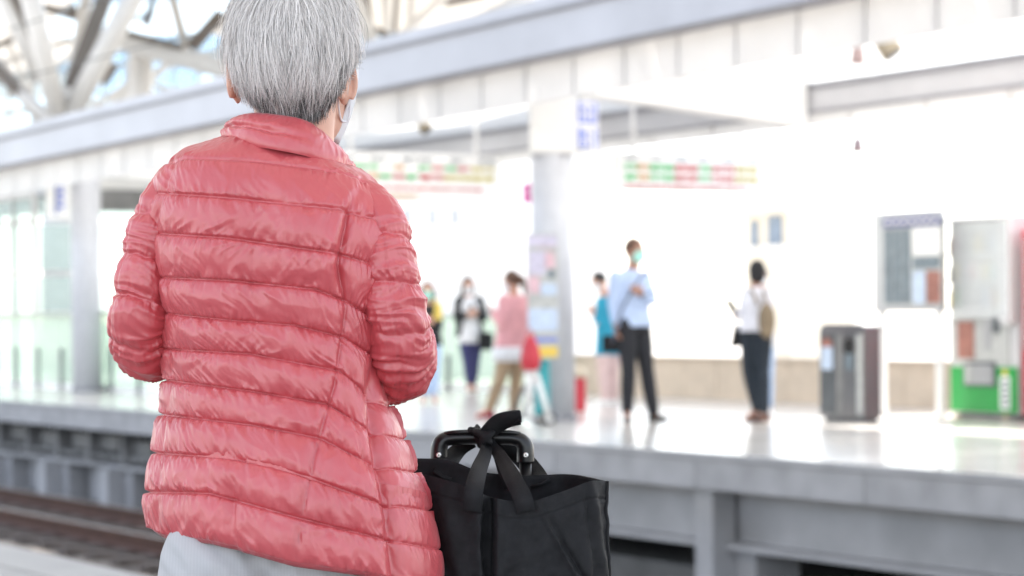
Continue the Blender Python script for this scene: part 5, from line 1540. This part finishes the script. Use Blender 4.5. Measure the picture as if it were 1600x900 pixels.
    # colour per strand: silver, grey, some dark; nape darker
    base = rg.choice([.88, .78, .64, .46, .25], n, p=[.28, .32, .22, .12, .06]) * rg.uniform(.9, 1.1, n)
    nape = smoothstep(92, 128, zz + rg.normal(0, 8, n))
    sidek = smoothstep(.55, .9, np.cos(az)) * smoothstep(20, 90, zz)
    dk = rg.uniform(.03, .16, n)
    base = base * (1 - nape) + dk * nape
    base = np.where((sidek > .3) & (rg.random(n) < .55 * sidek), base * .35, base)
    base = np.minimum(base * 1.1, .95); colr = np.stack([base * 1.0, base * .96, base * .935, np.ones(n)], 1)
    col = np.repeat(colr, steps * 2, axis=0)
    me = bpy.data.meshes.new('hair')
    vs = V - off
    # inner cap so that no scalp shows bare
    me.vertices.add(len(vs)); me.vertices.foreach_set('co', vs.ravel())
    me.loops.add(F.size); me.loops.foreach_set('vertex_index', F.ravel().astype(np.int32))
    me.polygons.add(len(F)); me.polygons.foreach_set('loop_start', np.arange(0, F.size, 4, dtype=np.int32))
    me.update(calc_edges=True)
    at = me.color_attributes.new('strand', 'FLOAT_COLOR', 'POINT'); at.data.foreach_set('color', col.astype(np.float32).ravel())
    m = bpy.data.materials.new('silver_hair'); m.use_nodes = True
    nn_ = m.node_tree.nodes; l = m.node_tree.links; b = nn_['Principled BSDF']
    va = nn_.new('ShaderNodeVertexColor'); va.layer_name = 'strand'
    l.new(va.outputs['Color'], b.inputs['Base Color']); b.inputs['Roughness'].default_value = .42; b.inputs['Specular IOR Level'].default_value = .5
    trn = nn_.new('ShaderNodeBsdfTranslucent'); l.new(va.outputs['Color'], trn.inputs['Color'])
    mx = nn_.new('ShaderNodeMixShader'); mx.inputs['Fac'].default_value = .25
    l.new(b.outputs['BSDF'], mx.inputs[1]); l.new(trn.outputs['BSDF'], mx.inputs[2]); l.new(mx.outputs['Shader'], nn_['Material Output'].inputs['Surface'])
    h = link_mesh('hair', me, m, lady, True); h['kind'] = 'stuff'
    h['label'] = 'short silver grey hair, darker at the nape'
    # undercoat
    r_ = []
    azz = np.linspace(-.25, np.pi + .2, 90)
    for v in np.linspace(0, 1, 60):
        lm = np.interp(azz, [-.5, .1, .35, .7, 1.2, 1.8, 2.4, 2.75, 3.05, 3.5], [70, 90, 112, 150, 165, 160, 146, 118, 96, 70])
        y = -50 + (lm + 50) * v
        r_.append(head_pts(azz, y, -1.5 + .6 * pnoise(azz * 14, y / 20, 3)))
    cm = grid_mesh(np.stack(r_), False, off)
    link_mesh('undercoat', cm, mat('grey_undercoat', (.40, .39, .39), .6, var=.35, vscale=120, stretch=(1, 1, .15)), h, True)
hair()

# ------------------------------------------------------------------ trousers and shoes
def striped():
    m = bpy.data.materials.new('grey_pinstripe'); m.use_nodes = True
    n = m.node_tree.nodes; l = m.node_tree.links; b = n['Principled BSDF']
    tc = n.new('ShaderNodeTexCoord'); mp = n.new('ShaderNodeMapping')
    mp.inputs['Rotation'].default_value = (0, 0, -math.atan2(RGT0[1], RGT0[0])); l.new(tc.outputs['Object'], mp.inputs['Vector'])
    wv = n.new('ShaderNodeTexWave'); wv.inputs['Scale'].default_value = 75; wv.inputs['Distortion'].default_value = .6; wv.inputs['Detail'].default_value = 1
    l.new(mp.outputs['Vector'], wv.inputs['Vector'])
    rp = n.new('ShaderNodeValToRGB'); rp.color_ramp.elements[0].color = (.445, .445, .46, 1); rp.color_ramp.elements[1].color = (.462, .462, .477, 1)
    rp.color_ramp.elements[0].position = .3; rp.color_ramp.elements[1].position = .6
    l.new(wv.outputs['Fac'], rp.inputs['Fac']); l.new(rp.outputs['Color'], b.inputs['Base Color']); b.inputs['Roughness'].default_value = .85
    nz = n.new('ShaderNodeTexNoise'); nz.inputs['Scale'].default_value = 60; l.new(tc.outputs['Object'], nz.inputs['Vector'])
    bp = n.new('ShaderNodeBump'); bp.inputs['Strength'].default_value = .3; bp.inputs['Distance'].default_value = .004
    l.new(nz.outputs['Fac'], bp.inputs['Height']); l.new(bp.outputs['Normal'], b.inputs['Normal'])
    return m
tm = MB()
rr = []
for y, cx_, a, b in ((760, 420, 140, .09), (830, 418, 152, .108), (890, 416, 156, .115), (950, 416, 158, .112), (1000, 416, 150, .10)):
    th = np.arange(40) / 40 * 2 * np.pi
    rr.append(Warr(cx_ + a * np.sign(np.cos(th)) * np.abs(np.cos(th)) ** .85, np.full(40, float(y)), -.01 - b * np.sign(np.sin(th)) * np.abs(np.sin(th)) ** .85))
tm.loft(rr)
for sg in (-1, 1):
    hip, kn, ank = leg_pts[sg]
    tm.ell(W(415 + sg * 78, 905, -.075), RGT0 * .075, FWD * .06, Z3 * .10, 20, 14)
    tm.tube([hip, (hip + kn) / 2, kn, (kn + ank) / 2, ank + Z3 * .0], [.085, .085, .075, .075, .072], 24)
me = remeshed(tm, .006, 6, off)
co = np.empty(len(me.vertices) * 3); me.vertices.foreach_get('co', co); co = co.reshape(-1, 3)
xr = (co + off - W(415, 900, 0)) @ RGT0; zr = (co + off)[:, 2]
nzv = (1 - np.abs(pnoise(xr * 30 + zr * 22, zr * 16, 77)) * 2) * .005 + pnoise(xr * 14, zr * 9, 78) * .004
bk_ = ((co + off - W(415, 900, 0)) @ FWD) < -.02
nzv = nzv - np.where(bk_, .022 * np.exp(-((xr - .012) / .014) ** 2) * smoothstep(.76, .70, zr), 0)
co += -np.outer(nzv, FWD)
me.vertices.foreach_set('co', co.ravel()); me.update()
link_mesh('trousers', me, striped(), lady, True)
for sg in (-1, 1):
    a = leg_pts[sg][2]
    rings = []
    for f, w_, h_ in ((0, .55, .6), (.08, .85, .9), (.3, .95, 1.0), (.6, 1.1, .75), (.85, .95, .55), (1, .45, .35)):
        c = a - FWD * .055 + FWD * .24 * f; c[2] = 0
        an = np.arange(20) / 20 * 2 * np.pi
        rings.append(c + np.outer(np.cos(an) * .042 * w_, RGT0) + np.outer(np.maximum(np.sin(an), 0) * .085 * h_ + .002, Z3))
    MB().loft(rings).build('shoe', 'rubber', lady, smooth=True)

# ================================================================== SUITCASE AND BLACK TOTE BAG
def suitcase():
    D = .15
    c = W(753, 1290, D + .03); c[2] = 0
    t = thing('suitcase', 'black upright suitcase with raised handle right of the woman', 'suitcase', tuple(c))
    ctr = c.copy(); ctr[2] = .33
    MB().obox(ctr, RGT0 * .19, FWD * .105, Z3 * .27).build('shell', 'black_plastic', t, bevel=.04)
    for k in (-.12, -.04, .04, .12):
        MB().obox(ctr + RGT0 * k - FWD * .106, RGT0 * .008, FWD * .006, Z3 * .21).build('rib', 'black_plastic', t, bevel=.004)
    for a in (-.15, .15):
        for b in (-.07, .07):
            p = c + RGT0 * a + FWD * b; p[2] = .03
            w = MB().tube([p - RGT0 * .012, p + RGT0 * .012], .03, 18).build('wheel', 'rubber', t)
            MB().obox(p + Z3 * .02, RGT0 * .018, FWD * .018, Z3 * .018).build('wheel_housing', 'black_plastic', t)
    for px in (686, 821):
        top = W(px, 712, D); bot = top.copy(); bot[2] = .55
        MB().tube([bot, top], .0085, 16).build('telescopic_pole', 'black_plastic', t, smooth=True)
    path = catmull([(686, 722, D), (686, 708, D), (687, 697, D), (693, 688, D), (706, 684.5, D), (730, 683.5, D), (753, 683, D), (777, 683.5, D), (800, 684.5, D), (813, 688, D), (820, 697, D), (821, 708, D), (821, 722, D)], 60)
    rad = np.interp(np.linspace(0, 1, 60), [0, .08, .2, .3, .7, .8, .92, 1], [14.2, 14.2, 13.4, 11.8, 11.8, 13.4, 14.2, 14.2]) / FPX * T0
    g = MB().tube(Warr(path[:, 0], path[:, 1], path[:, 2]), rad, 28, flat=(1.25, 1.0), up=FWD).build('handle_grip', 'black_plastic', t, smooth=True)
    bm_ = catmull([(695, 678, D - .004), (712, 675.5, D - .012), (753, 674.5, D - .012), (794, 675.5, D - .012), (812, 678, D - .004)], 30)
    MB().tube(Warr(bm_[:, 0], bm_[:, 1], bm_[:, 2]), .0032, 10).build('grip_ridge', 'black_plastic', g, smooth=True)
    for px in (685.5, 821.5):
        p = W(px, 711, D - .0145)
        r = MB().tube([p + FWD * .004, p - FWD * .0005, p - FWD * .0012], [.0036, .0036, .0025], 18).build('rivet', 'rivet', g, smooth=False)
        MB().tube([p - FWD * .0011, p - FWD * .0016], .0011, 10).build('rivet_hole', 'black_plastic', r)
suitcase()

def tote():
    t = thing('tote_bag', 'large black non-woven tote bag tied to the suitcase handle', 'bag', tuple(W(790, 1330, .02) * np.array((1, 1, 1))))
    # top rim loop: front edge left to right, then back edge right to left
    front = [(600, 716, .07), (628, 728, .035), (650, 737, .0), (690, 748, -.03), (728, 759, -.05), (750, 766, -.06), (757, 772, -.048), (775, 779, -.052), (800, 783, -.058), (831, 783, -.055), (852, 777, -.05), (876, 769, -.045), (902, 759, -.04), (924, 751.5, -.032), (946, 752, .0)]
    backr = [(946, 752, .012), (916, 745, .06), (886, 741, .095), (850, 742, .10), (815, 743, .10), (782, 741, .10), (745, 735, .10), (700, 719, .10), (642, 716, .10), (600, 716, .085)]
    bot_f = [(632, -.05), (640, -.075), (655, -.085), (690, -.09), (728, -.09), (752, -.09), (762, -.085), (777, -.092), (800, -.095), (831, -.095), (852, -.095), (876, -.093), (902, -.092), (935, -.085), (962, -.05)]
    nfr = 260; nbk = 120
    F_ = catmull(front, nfr); Bk = catmull(backr, nbk)
    Fb = catmull([(a, 1330, b) for a, b in bot_f], nfr); Bb = catmull([(962, 1330, .03), (940, 1330, .085), (880, 1330, .10), (800, 1330, .10), (720, 1330, .10), (650, 1330, .10), (632, 1330, .05)], nbk)
    top = np.concatenate([F_, Bk]); bt = np.concatenate([Fb, Bb])
    rows = 150
    v = np.r_[np.linspace(0, .42, 115), np.linspace(.43, 1, rows - 115)]
    sv = (v ** .85)[:, None, None]
    g = top[None] * (1 - sv) + bt[None] * sv
    # py descends linearly so that stitching stays parallel to the rim near the top
    g[..., 1] = top[None, :, 1] + (1330 - top[None, :, 1]) * v[:, None]
    # right edge keeps to the photo
    px = g[..., 0]; py = g[..., 1]
    isf = np.zeros(px.shape, bool); isf[:, :nfr] = True
    base = Warr(px, py, g[..., 2])
    nn = grid_normals(base, True)
    cen = base.mean(1, keepdims=True)
    if ((base - cen) * nn).sum() < 0: nn = -nn
    dd = np.zeros(px.shape)
    # centre crease: a narrow standing pleat with a shadow line on its left
    cr = np.interp(py, [740, 800, 850, 900, 1330], [768, 771, 769, 770, 775])
    dd += np.where(isf, .010 * np.exp(-((px - cr - 12) / 9.0) ** 2) - .012 * np.exp(-((px - cr + 7) / 6.0) ** 2), 0) * np.exp(-((py - 800) / 330) ** 2)
    # slanting folds to the right
    for (x0, y0, x1, y1, a, w) in ((842, 790, 905, 905, .006, 6), (846, 795, 912, 905, -.006, 6), (915, 760, 932, 900, -.004, 5), (925, 760, 945, 905, .005, 6), (690, 760, 720, 905, .004, 14), (880, 840, 960, 800, .003, 12), (655, 770, 700, 900, -.004, 12)):
        xc = x0 + (py - y0) * (x1 - x0) / (y1 - y0) if abs(y1 - y0) > abs(x1 - x0) else px
        dist = (px - xc) if abs(y1 - y0) > abs(x1 - x0) else (py - (y0 + (px - x0) * (y1 - y0) / (x1 - x0)))
        dd += np.where(isf, a * np.exp(-(dist / w) ** 2) * smoothstep(y0 - 20, y0 + 40, py), 0)
    dd += .004 * pnoise(px / 70, py / 90, 5) * smoothstep(.0, .1, v)[:, None] + .0016 * (1 - 2 * np.abs(pnoise((px + py * .6) / 34, (py - px * .3) / 60, 6)))
    dd += .0004 * pnoise(px / 9, py / 9, 9)
    # hem stitching 27 px under the rim
    dep = py - top[None, :, 1]
    dd += -.0013 * np.exp(-((dep - 27) / 1.6) ** 2) + .0008 * smoothstep(27, 25, dep)
    Pg = base + nn * dd[..., None]
    inner = Pg - nn * .003
    lining = inner[:110:3][::-1]
    Pall = np.concatenate([lining, Pg], 0)
    o = link_mesh('body', grid_mesh(Pall, True, WLOC[t.name]), 'black_fabric', t, True)
    # bottom panel
    MB().box((0, 0, 0), (0, 0, 0)) if False else None
    ring = Pg[-1]; m = MB(); m._add(list(ring) + [ring.mean(0)], [(i, (i + 1) % len(ring), len(ring)) for i in range(len(ring))]); m.build('base_panel', 'black_fabric', t)
    # right edge binding
    eb = [Pg[i, nfr - 1] for i in range(0, rows, 4)]
    MB().tube(eb, .0028, 8).build('edge_binding', 'black_fabric', o, smooth=True)
    # straps
    hw = lambda dx, dy, d, h: (W(800 + dx, 492 + dy, 0) - W(800, 492, 0)) * h + FWD * d
    def strap(pts, wv, th=.0016, n=34):
        pc = catmull(pts, n); q = Warr(pc[:, 0], pc[:, 1], pc[:, 2])
        ws = catmull(wv, n); wvec = (ws[:, 0:1] * RC + (-ws[:, 1:2]) * UC) / FPX * T0 + ws[:, 2:3] * FWD
        MB().ribbon(q, wvec, th).build('strap', 'black_fabric', t, smooth=True)
    D = .15
    strap([(738, 800, -.064), (741, 764, -.065), (748, 735, -.02), (757, 712, .06), (760, 697, .115), (758, 684, .128)], [(14, 2, 0), (14, 3, 0), (12, 5, .0), (10, 4, .0), (9, 3, .003), (9, 2, .003)])
    strap([(822, 800, -.066), (816, 776, -.066), (800, 745, -.03), (785, 718, .05), (772, 700, .11), (764, 688, .128)], [(14, -3, 0), (14, -4, 0), (11, -8, .0), (8, -7, 0), (7, -5, 0), (7, -4, 0)])
    strap([(690, 745, .09), (700, 724, .13), (712, 708, .17), (722, 699, .18), (738, 690, .175)], [(14, 7, 0), (13, 8, 0), (11, 8, .0), (9, 8, 0), (6, 9, 0)])
    strap([(845, 756, .092), (836, 740, .15), (814, 714, .19), (796, 699, .185), (775, 690, .175)], [(15, -6, 0), (14, -8, 0), (12, -10, 0), (9, -10, 0), (6, -9, 0)])
    strap([(800, 760, .085), (790, 735, .09), (781, 712, .12), (772, 697, .165)], [(12, -6, 0), (11, -7, 0), (9, -6, 0), (7, -6, 0)])
    # loop end of the knot sticking up to the right, folded double
    strap([(752, 686, .125), (764, 673, .118), (779, 661, .115), (795, 655, .112), (813, 652, .112)], [(8, 6, .0), (8, 9, .004), (7, 12, .006), (4, 12, .006), (1, 11, .006)], .002)
    strap([(756, 684, .14), (768, 671, .135), (783, 659, .132), (797, 654, .125), (813, 650, .114)], [(7, 6, .0), (8, 9, -.004), (6, 10, -.006), (3, 10, -.006), (1, 9, -.006)], .002)
    # knot: wraps round the grip
    kn = MB()
    for i, (px, tilt) in enumerate(((748, -5), (757, 4), (763, -6))):
        ring = []
        for a in np.linspace(0, 2 * math.pi, 22):
            ring.append(W(px + tilt * math.cos(a), 684 - 15.5 * math.cos(a), D - .0165 * math.sin(a) * 1.15 - .002))
        kn.tube(ring, .0052, 10, flat=(.45, 1.35), up=FWD)
    kn.tube(catmull([W(740, 672, .133), W(750, 676, .122), (W(760, 684, .116)), W(768, 694, .120)], 14), [.003, .005, .0065, .0075, .008, .0085, .0085, .0085, .008, .0075, .007, .006, .005, .003], 12, flat=(.7, 1))
    kn.tube(catmull([W(772, 672, .13), W(764, 678, .117), W(755, 688, .117), W(752, 700, .124)], 14), [.003, .005, .006, .007, .0075, .008, .008, .008, .008, .0075, .007, .006, .005, .003], 12, flat=(.7, 1))
    kn.tube(catmull([W(733, 671, .14), W(740, 673, .13), W(748, 677, .125)], 8), [.003, .0045, .005, .005, .005, .005, .0045, .003], 10)
    link_mesh('knot', remeshed(kn, .0016, 3, WLOC[t.name]), 'black_fabric', t, True)
tote()
